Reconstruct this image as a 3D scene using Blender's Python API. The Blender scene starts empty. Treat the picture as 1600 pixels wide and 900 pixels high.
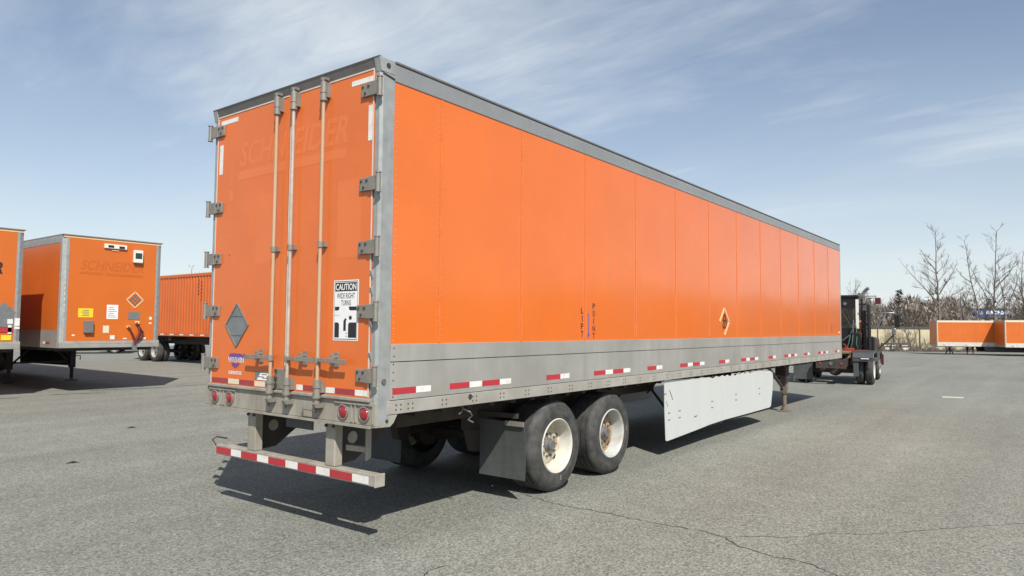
import bpy, bmesh, math, random
from mathutils import Vector, Matrix
S = bpy.context.scene
COL = S.collection
random.seed(7)
R = math.radians

# ------------------------------------------------------------------ camera
CAM = Vector((-3.925, -4.406, 1.841)); YAW, PITCH, ROLL, FPX = 0.654, 0.056, 0.008, 1098.1
fwd = Vector((math.cos(PITCH)*math.cos(YAW), math.cos(PITCH)*math.sin(YAW), math.sin(PITCH)))
rgt = Vector((math.sin(YAW), -math.cos(YAW), 0)); upv = rgt.cross(fwd)
r2 = rgt*math.cos(ROLL) + upv*math.sin(ROLL); u2 = -rgt*math.sin(ROLL) + upv*math.cos(ROLL)
cd = bpy.data.cameras.new('camera'); co = bpy.data.objects.new('camera', cd); COL.objects.link(co)
m = Matrix((r2, u2, -fwd)).transposed().to_4x4(); m.translation = CAM
co.matrix_world = m
cd.sensor_width = 36; cd.lens = 36*FPX/1600; cd.clip_start = 0.05; cd.clip_end = 6000
S.camera = co
# ------------------------------------------------------------------ sky, sun, exposure
SUN = Vector((-0.55, -0.75, 1.0)).normalized()
EL = math.asin(SUN.z); AZ = math.atan2(SUN.x, SUN.y)
W = bpy.data.worlds.new('World'); S.world = W; W.use_nodes = True
wt = W.node_tree; wt.nodes.clear()
def N(t, typ, **kw):
    n = t.nodes.new(typ)
    for k, v in kw.items():
        if k == 'inp':
            for a, b in v.items(): n.inputs[a].default_value = b
        else: setattr(n, k, v)
    return n
sky = N(wt, 'ShaderNodeTexSky', sky_type='NISHITA', sun_disc=False, sun_elevation=EL, sun_rotation=AZ, altitude=50, air_density=1.0, dust_density=0.6, ozone_density=1.6)
tc = N(wt, 'ShaderNodeTexCoord'); sep = N(wt, 'ShaderNodeSeparateXYZ'); wt.links.new(tc.outputs['Generated'], sep.inputs[0])
zz = N(wt, 'ShaderNodeMath', operation='MAXIMUM', inp={1: 0.0}); wt.links.new(sep.outputs[2], zz.inputs[0])
za = N(wt, 'ShaderNodeMath', operation='ADD', inp={1: 0.16}); wt.links.new(zz.outputs[0], za.inputs[0])
dx = N(wt, 'ShaderNodeMath', operation='DIVIDE'); dy = N(wt, 'ShaderNodeMath', operation='DIVIDE')
for d, k in ((dx, 0), (dy, 1)): wt.links.new(sep.outputs[k], d.inputs[0]); wt.links.new(za.outputs[0], d.inputs[1])
cmb = N(wt, 'ShaderNodeCombineXYZ'); wt.links.new(dx.outputs[0], cmb.inputs[0]); wt.links.new(dy.outputs[0], cmb.inputs[1])
mp = N(wt, 'ShaderNodeMapping'); mp.inputs['Rotation'].default_value = (0, 0, R(85)); mp.inputs['Scale'].default_value = (1.0, 0.42, 1); mp.inputs['Location'].default_value = (0.1213, -5.7272, 0)
wt.links.new(cmb.outputs[0], mp.inputs[0])
n1 = N(wt, 'ShaderNodeTexNoise', inp={'Scale': 1.25, 'Detail': 10, 'Roughness': 0.56, 'Distortion': 0.35}); wt.links.new(mp.outputs[0], n1.inputs['Vector'])
mp2 = N(wt, 'ShaderNodeMapping'); mp2.inputs['Rotation'].default_value = (0, 0, R(67)); mp2.inputs['Scale'].default_value = (3.2, 1.0, 1)
wt.links.new(cmb.outputs[0], mp2.inputs[0])
n2 = N(wt, 'ShaderNodeTexNoise', inp={'Scale': 2.2, 'Detail': 12, 'Roughness': 0.66, 'Distortion': 1.0}); wt.links.new(mp2.outputs[0], n2.inputs['Vector'])
r1 = N(wt, 'ShaderNodeMapRange', interpolation_type='SMOOTHSTEP', inp={1: 0.33, 2: 0.80}); wt.links.new(n1.outputs[0], r1.inputs[0])
rr2 = N(wt, 'ShaderNodeMapRange', inp={1: 0.30, 2: 0.72, 3: 0.62, 4: 1.0}); wt.links.new(n2.outputs[0], rr2.inputs[0])
cl = N(wt, 'ShaderNodeMath', operation='MULTIPLY'); wt.links.new(r1.outputs[0], cl.inputs[0]); wt.links.new(rr2.outputs[0], cl.inputs[1])
cl2 = N(wt, 'ShaderNodeMath', operation='MULTIPLY_ADD', inp={1: 0.70, 2: 0.02}); wt.links.new(cl.outputs[0], cl2.inputs[0])
# high thin veil, thicker along the long low sight lines
hz1 = N(wt, 'ShaderNodeMath', operation='MULTIPLY', inp={1: -6.0}); wt.links.new(zz.outputs[0], hz1.inputs[0])
hz2 = N(wt, 'ShaderNodeMath', operation='EXPONENT'); wt.links.new(hz1.outputs[0], hz2.inputs[0])
hz3 = N(wt, 'ShaderNodeMath', operation='MULTIPLY', inp={1: 0.97}); wt.links.new(hz2.outputs[0], hz3.inputs[0])
cl3 = N(wt, 'ShaderNodeMath', operation='MAXIMUM'); wt.links.new(cl2.outputs[0], cl3.inputs[0]); wt.links.new(hz3.outputs[0], cl3.inputs[1])
cl3b = N(wt, 'ShaderNodeMath', operation='ADD', use_clamp=True); hz4 = N(wt, 'ShaderNodeMath', operation='MULTIPLY', inp={1: 0.3}); wt.links.new(cl2.outputs[0], hz4.inputs[0]); wt.links.new(cl3.outputs[0], cl3b.inputs[0]); wt.links.new(hz4.outputs[0], cl3b.inputs[1])
mix = N(wt, 'ShaderNodeMix', data_type='RGBA'); wt.links.new(cl3b.outputs[0], mix.inputs[0]); wt.links.new(sky.outputs[0], mix.inputs[6])
mix.inputs[7].default_value = (7.0, 7.5, 7.75, 1)
bg = N(wt, 'ShaderNodeBackground', inp={1: 0.10}); out = N(wt, 'ShaderNodeOutputWorld')
wt.links.new(mix.outputs[2], bg.inputs[0]); wt.links.new(bg.outputs[0], out.inputs[0])
sd = bpy.data.lights.new('sun', 'SUN'); sd.energy = 5.0; sd.angle = R(0.5); sd.color = (1, 0.955, 0.88)
so = bpy.data.objects.new('sun', sd); COL.objects.link(so); so.rotation_euler = SUN.to_track_quat('Z', 'Y').to_euler(); so.location = (0, 0, 60)
vs = S.view_settings; vs.view_transform = 'Standard'; vs.look = 'None'; vs.gamma = 1; vs.use_curve_mapping = False
vs.exposure = 0.23
S.cycles.use_denoising = True
S.cycles.max_bounces = 8

# ------------------------------------------------------------------ helpers
class MB:
    def __init__(s): s.v = []; s.f = []; s.m = []; s.cur = 0
    def add(s, vs_, fs):
        b = len(s.v); s.v += [tuple(v) for v in vs_]
        for f in fs: s.f.append([i+b for i in f]); s.m.append(s.cur)
        return s
    def box(s, x0, x1, y0, y1, z0, z1):
        return s.add([(x, y, z) for x in (x0, x1) for y in (y0, y1) for z in (z0, z1)],
            [(0, 1, 3, 2), (4, 6, 7, 5), (0, 4, 5, 1), (2, 3, 7, 6), (0, 2, 6, 4), (1, 5, 7, 3)])
    def obox(s, p0, p1, w, h, upd=(0, 0, 1)):      # bar from p0 to p1, width w, height h
        p0, p1 = Vector(p0), Vector(p1); d = (p1-p0).normalized(); u = Vector(upd)
        sd_ = d.cross(u)
        if sd_.length < 1e-4: sd_ = d.cross(Vector((1, 0, 0)))
        sd_.normalize(); u = sd_.cross(d)
        vs_ = [p + sd_*a*w/2 + u*b*h/2 for p in (p0, p1) for a in (-1, 1) for b in (-1, 1)]
        return s.add(vs_, [(0, 1, 3, 2), (4, 6, 7, 5), (0, 4, 5, 1), (2, 3, 7, 6), (0, 2, 6, 4), (1, 5, 7, 3)])
    def frame(s, d):
        d = Vector(d).normalized(); a = Vector((0, 0, 1)) if abs(d.z) < .9 else Vector((1, 0, 0))
        u = d.cross(a).normalized(); return u, d.cross(u)
    def cyl(s, p0, p1, r0, r1=None, n=14, caps=True):
        if r1 is None: r1 = r0
        p0, p1 = Vector(p0), Vector(p1); u, w = s.frame(p1-p0)
        vs_ = [p + (u*math.cos(2*math.pi*i/n) + w*math.sin(2*math.pi*i/n))*r for p, r in ((p0, r0), (p1, r1)) for i in range(n)]
        fs = [(i, (i+1) % n, n+(i+1) % n, n+i) for i in range(n)]
        if caps: fs += [tuple(range(n-1, -1, -1)), tuple(range(n, 2*n))]
        return s.add(vs_, fs)
    def lathe(s, prof, o, d, n=48):                 # prof: (radius, distance along d)
        o = Vector(o); d = Vector(d).normalized(); u, w = s.frame(d); k = len(prof)
        vs_ = [o + d*a + (u*math.cos(2*math.pi*i/n) + w*math.sin(2*math.pi*i/n))*r for r, a in prof for i in range(n)]
        fs = [(j*n+i, j*n+(i+1) % n, (j+1)*n+(i+1) % n, (j+1)*n+i) for j in range(k-1) for i in range(n)]
        return s.add(vs_, fs)
    def prism(s, poly, plane, a0, a1):
        def P(p, a): return {'xz': (p[0], a, p[1]), 'yz': (a, p[0], p[1]), 'xy': (p[0], p[1], a)}[plane]
        n = len(poly)
        return s.add([P(p, a) for a in (a0, a1) for p in poly],
            [tuple(range(n)), tuple(range(2*n-1, n-1, -1))] + [(i, (i+1) % n, n+(i+1) % n, n+i) for i in range(n)])
    def tube(s, pts, r, n=6, taper=None):
        pts = [Vector(p) for p in pts]; k = len(pts); vs_ = []
        for j, p in enumerate(pts):
            d = pts[min(j+1, k-1)] - pts[max(j-1, 0)]; u, w = s.frame(d)
            rr = r if taper is None else r + (taper-r)*j/(k-1)
            vs_ += [p + (u*math.cos(2*math.pi*i/n) + w*math.sin(2*math.pi*i/n))*rr for i in range(n)]
        fs = [(j*n+i, j*n+(i+1) % n, (j+1)*n+(i+1) % n, (j+1)*n+i) for j in range(k-1) for i in range(n)]
        fs += [tuple(range(n-1, -1, -1)), tuple(range((k-1)*n, k*n))]
        return s.add(vs_, fs)
    def build(s, name, mat, parent=None, bevel=0, smooth=0, kind=None, label=None, recalc=True, off=None):
        me = bpy.data.meshes.new(name)
        o_ = off if off is not None else (offset_of(parent) if parent else Vector((0, 0, 0)))
        me.from_pydata([(v[0]-o_[0], v[1]-o_[1], v[2]-o_[2]) for v in s.v], [], s.f)
        mats = mat if isinstance(mat, (list, tuple)) else [mat]
        for mm in mats: me.materials.append(MT[mm])
        if len(mats) > 1:
            for p, i in zip(me.polygons, s.m): p.material_index = i
        if recalc:
            bm = bmesh.new(); bm.from_mesh(me); bmesh.ops.recalc_face_normals(bm, faces=bm.faces); bm.to_mesh(me); bm.free()
        if smooth:
            for p in me.polygons: p.use_smooth = True
            me.set_sharp_from_angle(angle=R(smooth))
        ob = bpy.data.objects.new(name, me); COL.objects.link(ob)
        if parent: ob.parent = parent
        if bevel:
            b = ob.modifiers.new('bevel', 'BEVEL'); b.width = bevel; b.segments = 2; b.limit_method = 'ANGLE'; b.angle_limit = R(40)
        if kind: ob['kind'] = kind
        if label: ob['label'] = label
        return ob
OFF = {}
def offset_of(p):
    while p.parent: p = p.parent
    return OFF.get(p.name, Vector((0, 0, 0)))
def thing(name, label, cat, loc=(0, 0, 0), rz=0, group=None, off=False):
    o = bpy.data.objects.new(name, None); COL.objects.link(o); o.location = loc; o.rotation_euler = (0, 0, rz)
    o.empty_display_size = .2
    o['label'] = label; o['category'] = cat
    if group: o['group'] = group
    if off: OFF[o.name] = Vector(loc)
    return o
def tag(o, label, cat, group=None):
    o['label'] = label; o['category'] = cat
    if group: o['group'] = group
    return o
def text_mb(txt, o, u, v, width, height, shear=0, bold=0.0, space=1.0, n_off=0.0):
    """flat lettering filling width x height, lower-left at o, on axes u, v"""
    cu = bpy.data.curves.new('t', 'FONT'); cu.body = txt; cu.shear = shear; cu.offset = bold; cu.space_character = space; cu.resolution_u = 3
    ob = bpy.data.objects.new('t', cu); COL.objects.link(ob)
    dg = bpy.context.evaluated_depsgraph_get(); me = bpy.data.meshes.new_from_object(ob.evaluated_get(dg))
    mb = MB(); o, u, v = Vector(o), Vector(u), Vector(v); nn = u.cross(v)
    xs = [a.co.x for a in me.vertices]; ys = [a.co.y for a in me.vertices]
    x0, x1, y0, y1 = min(xs), max(xs), min(ys), max(ys)
    mb.add([o + u*((a.co.x-x0)/(x1-x0)*width) + v*((a.co.y-y0)/(y1-y0)*height) + nn*n_off for a in me.vertices], [tuple(p.vertices) for p in me.polygons])
    bpy.data.objects.remove(ob); bpy.data.curves.remove(cu); bpy.data.meshes.remove(me)
    return mb
def ground_at(px, d):     # a point `d` metres ahead of the camera along the sight line through column px, on the ground
    p = CAM + (fwd + r2*(px-800)/FPX)*d
    return Vector((p.x, p.y, gz(p.x, p.y)))
def sm(a, b, x):
    t = max(0, min(1, (x-a)/(b-a))); return t*t*(3-2*t)
def gz(x, y): return -0.95*sm(30, 88, x)

# ------------------------------------------------------------------ materials
MT = {}
def mat(name, col, rough=.5, metal=0, var=.12, vs=2.0, col2=None, amt=1.0, bump=0, bs=40, streak=0, scol=(.18, .15, .11), spec=.5, coat=0, rvar=0, thr=(.35, .7), sscale=(9, 9, .5)):
    mt = bpy.data.materials.new(name); mt.use_nodes = True; t = mt.node_tree; b = t.nodes['Principled BSDF']
    b.inputs['Roughness'].default_value = rough; b.inputs['Metallic'].default_value = metal
    b.inputs['Specular IOR Level'].default_value = spec; b.inputs['Coat Weight'].default_value = coat; b.inputs['Coat Roughness'].default_value = .06
    tc_ = N(t, 'ShaderNodeTexCoord')
    c2 = col2 if col2 else tuple(c*(1-var) for c in col)
    nz = N(t, 'ShaderNodeTexNoise', inp={'Scale': vs, 'Detail': 8, 'Roughness': .62}); t.links.new(tc_.outputs['Object'], nz.inputs['Vector'])
    mr = N(t, 'ShaderNodeMapRange', inp={1: thr[0], 2: thr[1], 3: 0, 4: amt}); t.links.new(nz.outputs[0], mr.inputs[0])
    mx = N(t, 'ShaderNodeMix', data_type='RGBA'); t.links.new(mr.outputs[0], mx.inputs[0])
    mx.inputs[6].default_value = (*col, 1); mx.inputs[7].default_value = (*c2, 1)
    last = mx.outputs[2]
    if streak:
        mpp = N(t, 'ShaderNodeMapping'); mpp.inputs['Scale'].default_value = sscale; t.links.new(tc_.outputs['Object'], mpp.inputs[0])
        n3 = N(t, 'ShaderNodeTexNoise', inp={'Scale': 1.0, 'Detail': 7, 'Roughness': .6}); t.links.new(mpp.outputs[0], n3.inputs['Vector'])
        m3 = N(t, 'ShaderNodeMapRange', inp={1: .42, 2: .72, 3: 0, 4: streak}); t.links.new(n3.outputs[0], m3.inputs[0])
        mx2 = N(t, 'ShaderNodeMix', data_type='RGBA'); t.links.new(m3.outputs[0], mx2.inputs[0]); t.links.new(last, mx2.inputs[6]); mx2.inputs[7].default_value = (*scol, 1)
        last = mx2.outputs[2]
    t.links.new(last, b.inputs['Base Color'])
    if rvar:
        m4 = N(t, 'ShaderNodeMapRange', inp={1: .3, 2: .7, 3: max(.02, rough-rvar), 4: rough+rvar}); t.links.new(nz.outputs[0], m4.inputs[0]); t.links.new(m4.outputs[0], b.inputs['Roughness'])
    if bump:
        nb = N(t, 'ShaderNodeTexNoise', inp={'Scale': bs, 'Detail': 5}); t.links.new(tc_.outputs['Object'], nb.inputs['Vector'])
        bp = N(t, 'ShaderNodeBump', inp={'Strength': bump, 'Distance': .01}); t.links.new(nb.outputs[0], bp.inputs['Height']); t.links.new(bp.outputs[0], b.inputs['Normal'])
    MT[name] = mt; return mt
mat('orange_paint', (.72, .150, .013), rough=.19, var=.08, vs=1.3, bump=.13, bs=1.0, rvar=.05, streak=.22, scol=(.60, .15, .035), sscale=(5, 5, .35), coat=.35)
mat('door_paint', (.70, .155, .028), rough=.30, var=.10, vs=2.2, bump=.03, bs=3, streak=.22, scol=(.55, .17, .07), sscale=(7, 7, .4))
mat('seam_paint', (.70, .175, .035), rough=.4, var=.2, vs=9)
mat('ghost_faint', (.71, .17, .04), rough=.33, var=.06)
mat('ghost_paint', (.715, .175, .042), rough=.36, var=.05)
mat('ghost_dark', (.51, .115, .015), rough=.4, var=.08)
mat('container_orange', (.58, .13, .028), rough=.45, var=.15, vs=.9)
mat('far_orange', (.60, .14, .02), rough=.34, var=.12, vs=.9, streak=.25, scol=(.5, .13, .03), sscale=(4, 4, .25))
mat('galvanised', (.37, .38, .365), rough=.48, metal=.3, col2=(.26, .27, .26), vs=9, bump=.04, bs=30, streak=.35, scol=(.40, .42, .42), sscale=(20, 20, 1.2))
mat('aluminium', (.49, .475, .435), rough=.42, metal=.45, col2=(.36, .35, .32), vs=1.2, streak=.45, scol=(.33, .31, .27), sscale=(6, 6, .6), bump=.12, bs=1.8)
mat('rail_metal', (.45, .43, .39), rough=.5, metal=.25, col2=(.36, .335, .29), vs=2.2, streak=.5, scol=(.26, .23, .18), sscale=(4, 4, 5), bump=.1, bs=3)
mat('top_rail', (.33, .33, .325), rough=.42, metal=.4, var=.15, vs=1.4, streak=.2, scol=(.24, .24, .24))
mat('header_grey', (.185, .175, .17), rough=.55, metal=.2, var=.25, vs=5)
mat('sill_paint', (.36, .335, .285), rough=.62, col2=(.26, .235, .19), vs=4, bump=.05, bs=60, streak=.6, scol=(.19, .165, .125), sscale=(11, 11, 1.4))
mat('hinge_metal', (.28, .262, .228), rough=.55, metal=.35, col2=(.22, .2, .17), vs=14)
mat('rod_tan', (.47, .29, .15), rough=.5, col2=(.40, .30, .2), vs=8, streak=.4, scol=(.5, .42, .33), sscale=(8, 8, 1))
mat('rod_grey', (.52, .48, .43), rough=.5, metal=.25, col2=(.42, .33, .25), vs=12, streak=.4, scol=(.35, .22, .12), sscale=(30, 30, 3))
mat('seal_pale', (.62, .54, .46), rough=.6, var=.2, vs=6)
mat('tape_red', (.46, .025, .038), rough=.4, col2=(.30, .04, .045), vs=14, thr=(.45, .75))
mat('tape_dull_red', (.34, .045, .05), rough=.5, var=.25, vs=20)
mat('tape_white', (.72, .71, .67), rough=.4, col2=(.52, .50, .45), vs=14, thr=(.48, .78))
mat('tape_cream', (.72, .64, .46), rough=.5, var=.2, vs=30)
mat('lens_red', (.30, .016, .026), rough=.18, var=.15, vs=40, coat=.4)
mat('rubber', (.030, .030, .029), rough=.74, col2=(.095, .092, .085), vs=9, bump=.25, bs=60, thr=(.4, .8), streak=.25, scol=(.10, .098, .09), sscale=(3, 3, 3))
mat('flap_rubber', (.045, .05, .05), rough=.6, col2=(.075, .08, .078), vs=4, streak=.4, scol=(.09, .09, .085), sscale=(10, 10, .8))
mat('rim_dull', (.36, .345, .32), rough=.5, var=.3, vs=6)
mat('rim_white', (.56, .55, .50), rough=.4, col2=(.40, .34, .25), vs=6, thr=(.5, .78), streak=.3, scol=(.36, .30, .22), sscale=(7, 7, 7))
mat('disc_cream', (.60, .54, .40), rough=.5, col2=(.30, .19, .10), vs=7, thr=(.48, .75), streak=.3, scol=(.2, .13, .08), sscale=(9, 9, 9))
mat('disc_rust', (.42, .30, .17), rough=.6, col2=(.16, .085, .045), vs=9, thr=(.42, .68))
mat('rim_worn', (.44, .455, .43), rough=.42, col2=(.30, .27, .22), vs=6, thr=(.48, .75))
mat('hub_grey', (.20, .195, .19), rough=.5, metal=.4, var=.3, vs=20)
mat('chassis_dark', (.028, .026, .025), rough=.7, col2=(.06, .045, .035), vs=4)
mat('chassis_rust', (.075, .052, .038), rough=.75, col2=(.035, .03, .027), vs=6)
mat('leg_brown', (.12, .085, .06), rough=.75, col2=(.2, .17, .14), vs=8)
mat('skirt_white', (.52, .54, .525), rough=.42, col2=(.54, .55, .53), vs=1.4, streak=.18, scol=(.42, .40, .36), sscale=(4, 4, .7), bump=.03, bs=3)
mat('black_print', (.018, .018, .022), rough=.5, var=.2, vs=20)
mat('white_print', (.80, .80, .78), rough=.45, var=.08, vs=12)
mat('blue_print', (.05, .08, .42), rough=.4)
mat('purple_print', (.16, .07, .26), rough=.5, var=.3, vs=30)
mat('red_print', (.45, .03, .05), rough=.5)
mat('yellow_print', (.80, .60, .03), rough=.5, var=.15, vs=12)
mat('pale_orange', (.80, .50, .25), rough=.5)
mat('placard_grey', (.25, .26, .26), rough=.45, metal=.4, var=.25, vs=9)
mat('box_grey', (.17, .165, .16), rough=.5, var=.2, vs=9)
mat('dark_glass', (.02, .024, .025), rough=.08, spec=.8)
mat('cab_black', (.014, .012, .013), rough=.35, var=.3, vs=4)
mat('fender_grey', (.062, .064, .07), rough=.5, var=.3, vs=5)
mat('fifth_wheel', (.22, .165, .09), rough=.55, col2=(.08, .06, .045), vs=5)
mat('exhaust_metal', (.30, .29, .28), rough=.35, metal=.7, var=.3, vs=8)
mat('green_hose', (.05, .16, .08), rough=.5)
mat('lamp_maroon', (.09, .012, .018), rough=.4)
mat('red_hose', (.17, .03, .02), rough=.5, var=.3, vs=12)
mat('tractor_red', (.35, .05, .025), rough=.45, var=.3, vs=6)
mat('car_white', (.72, .73, .74), rough=.2, coat=.5, var=.03)
mat('car_dark', (.03, .032, .037), rough=.2, coat=.5, var=.05)
mat('car_silver', (.42, .43, .44), rough=.25, metal=.5, var=.05)
mat('cream_wall', (.56, .50, .33), rough=.85, col2=(.46, .41, .28), vs=.6, streak=.3, scol=(.38, .34, .24), sscale=(1.5, 1.5, .3))
mat('wall_dark', (.075, .07, .06), rough=.8, var=.25, vs=3)
mat('concrete', (.58, .55, .50), rough=.85, var=.2, vs=3)
mat('store_blue', (.035, .075, .20), rough=.45, var=.2, vs=1)
mat('store_wall', (.50, .45, .30), rough=.8, var=.2, vs=.8)
mat('bark', (.14, .118, .10), rough=.9, col2=(.20, .175, .15), vs=2, bump=.1, bs=6)
mat('twig', (.125, .10, .085), rough=.9, col2=(.17, .14, .12), vs=.5)
mat('wood_brown', (.31, .265, .23), rough=.9, col2=(.23, .195, .165), vs=.12)
mat('evergreen', (.06, .07, .04), rough=.9, col2=(.085, .09, .06), vs=.3)
mat('brush_soil', (.17, .135, .095), rough=.95, col2=(.11, .10, .06), vs=.25, bump=.2, bs=2)
mat('stone', (.42, .40, .37), rough=.9, col2=(.30, .28, .26), vs=.8)
mat('crack_dark', (.045, .043, .04), rough=.95, var=.3, vs=20)
mat('white_plastic', (.74, .70, .64), rough=.45, var=.08)

def asphalt():
    mt = bpy.data.materials.new('asphalt'); mt.use_nodes = True; t = mt.node_tree; b = t.nodes['Principled BSDF']
    b.inputs['Roughness'].default_value = .88; b.inputs['Specular IOR Level'].default_value = .3
    tc_ = N(t, 'ShaderNodeTexCoord')
    def noise(s, d=6, r=.6):
        n = N(t, 'ShaderNodeTexNoise', inp={'Scale': s, 'Detail': d, 'Roughness': r}); t.links.new(tc_.outputs['Object'], n.inputs['Vector']); return n.outputs[0]
    def mr(a, lo, hi, o0, o1):
        n = N(t, 'ShaderNodeMapRange', inp={1: lo, 2: hi, 3: o0, 4: o1}); t.links.new(a, n.inputs[0]); return n.outputs[0]
    def mth(op, a, b_):
        n = N(t, 'ShaderNodeMath', operation=op); t.links.new(a, n.inputs[0])
        if isinstance(b_, float): n.inputs[1].default_value = b_
        else: t.links.new(b_, n.inputs[1])
        return n.outputs[0]
    vor = N(t, 'ShaderNodeTexVoronoi', inp={'Scale': 66.0}); t.links.new(tc_.outputs['Object'], vor.inputs['Vector'])
    sepc = N(t, 'ShaderNodeSeparateColor'); t.links.new(vor.outputs['Color'], sepc.inputs[0])
    grain = mr(sepc.outputs[0], 0, 1, .58, 1.42)              # single stones, light and dark
    peb = mr(noise(38, 4, .7), .3, .7, .80, 1.2)
    mid = mr(noise(2.2, 8, .65), .3, .7, .92, 1.08)
    big = mr(noise(.16, 6, .55), .3, .7, .90, 1.10)
    mps = N(t, 'ShaderNodeMapping'); mps.inputs['Scale'].default_value = (.05, .9, 1); mps.inputs['Rotation'].default_value = (0, 0, R(12)); t.links.new(tc_.outputs['Object'], mps.inputs[0])
    ns = N(t, 'ShaderNodeTexNoise', inp={'Scale': 1.2, 'Detail': 5}); t.links.new(mps.outputs[0], ns.inputs['Vector'])
    trk = mr(ns.outputs[0], .3, .7, .89, 1.09)
    tot = mth('MULTIPLY', mth('MULTIPLY', mth('MULTIPLY', grain, peb), mth('MULTIPLY', mid, big)), trk)
    spot = mr(noise(1.3, 6, .7), .64, .76, 1.0, .74)            # oil spots
    tot = mth('MULTIPLY', tot, spot)
    mx = N(t, 'ShaderNodeMix', data_type='RGBA', blend_type='MULTIPLY', inp={0: 1.0}); mx.inputs[6].default_value = (.196, .197, .170, 1); t.links.new(tot, mx.inputs[7])
    t.links.new(mx.outputs[2], b.inputs['Base Color'])
    bp = N(t, 'ShaderNodeBump', inp={'Strength': .55, 'Distance': .006}); t.links.new(mth('ADD', vor.outputs['Distance'], noise(60, 3)), bp.inputs['Height']); t.links.new(bp.outputs[0], b.inputs['Normal'])
    MT['asphalt'] = mt
asphalt()

# ------------------------------------------------------------------ ground, hillside
def ground():
    mb = MB(); rs = [0, 4, 8, 12, 16, 20, 25, 30, 36, 42, 48, 55, 62, 70, 78, 86, 95, 105, 120, 140, 170, 220, 300, 500, 900, 2500]; n = 72
    vs_ = []
    for r in rs:
        for i in range(n):
            a = 2*math.pi*i/n; x, y = r*math.cos(a), r*math.sin(a); vs_.append((x, y, gz(x, y)))
    fs = [(j*n+i, j*n+(i+1) % n, (j+1)*n+(i+1) % n, (j+1)*n+i) for j in range(len(rs)-1) for i in range(n)]
    mb.add(vs_, fs); bm_o = mb.build('asphalt_yard', 'asphalt', kind='structure', recalc=False, smooth=30)
    return bm_o
yard = ground()
def crack(pts, w, sd):
    rnd = random.Random(sd); P = [Vector((a, b, .004)) for a, b in pts]; L = []
    for a, b in zip(P, P[1:]):
        k = max(2, int((b-a).length/.05))
        for i in range(k):
            p = a.lerp(b, i/k); L.append(p + Vector((rnd.uniform(-.018, .018), rnd.uniform(-.018, .018), 0)))
    mb = MB(); vs_ = []; fs = []
    for i, p in enumerate(L):
        d = (L[min(i+1, len(L)-1)]-L[max(i-1, 0)]).normalized(); s_ = Vector((-d.y, d.x, 0))
        ww = w*rnd.uniform(.35, 1.2)*(1 if 0 < i < len(L)-1 else .1)
        vs_ += [p+s_*ww/2, p-s_*ww/2]
        if i: fs.append((2*i-2, 2*i-1, 2*i+1, 2*i))
    mb.add(vs_, fs); return mb.build('crack', 'crack_dark', yard, recalc=False)
crack([(2.42, .3), (2.29, -.21), (2.3, -.71), (2.28, -1.35), (2.31, -1.79), (2.27, -2.02), (2.1, -2.22), (2.0, -2.52), (2.0, -2.82), (1.84, -3.09), (1.72, -3.35), (1.5, -3.9)], .011, 1)
crack([(2.27, -2.02), (2.45, -2.27), (2.64, -2.54), (2.95, -2.74), (3.13, -3.02), (3.58, -3.39), (3.97, -3.68), (4.6, -4.2)], .008, 2)
crack([(.2, -.66), (.08, -.62), (-.1, -.66), (-.3, -.9)], .012, 3)
for k, ((a, b), w) in enumerate([(((3.3, 16.2), (4.6, 15.75)), .10), (((4.5, 16.75), (6.4, 16.3)), .10), (((6.7, 16.5), (7.8, 16.35)), .08), (((1.5, 16.1), (2.7, 15.9)), .1), (((7.2, 15.5), (9.4, 14.9)), .05)]):
    crack([a, ((a[0]+b[0])/2, (a[1]+b[1])/2+.05), b], w, 10+k)

HA = R(-52.5)   # the far edge of the yard runs at right angles to the sight line
def edge(px, d=93): return ground_at(px, d)
def hillside():
    mb = MB(); a = ground_at(1180, 97); ax = Vector((rgt.x, rgt.y, 0)); dp = Vector((fwd.x, fwd.y, 0)).normalized()
    nx, ny = 40, 16; prof = [(0, .1), (6, .6), (14, 1.6), (24, 2.6), (40, 3.4), (60, 4.2), (80, 5.2), (100, 6), (130, 7), (160, 7), (200, 6), (260, 5), (320, 3), (400, 1), (500, -1), (600, -3)]
    rnd = random.Random(4); vs_ = []
    for d, h in prof:
        for i in range(nx):
            s_ = -60 + i*7 if d < 1 else -60 + i*(7 + d*.02)
            p = a + ax*s_ + dp*d
            vs_.append((p.x, p.y, -.95 + h*.75 + rnd.uniform(-.25, .25)*min(1, d/10)))
    fs = [(j*nx+i, j*nx+i+1, (j+1)*nx+i+1, (j+1)*nx+i) for j in range(len(prof)-1) for i in range(nx-1)]
    mb.add(vs_, fs); mb.build('hillside', 'brush_soil', kind='structure', recalc=False, smooth=60)
hillside()

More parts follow.
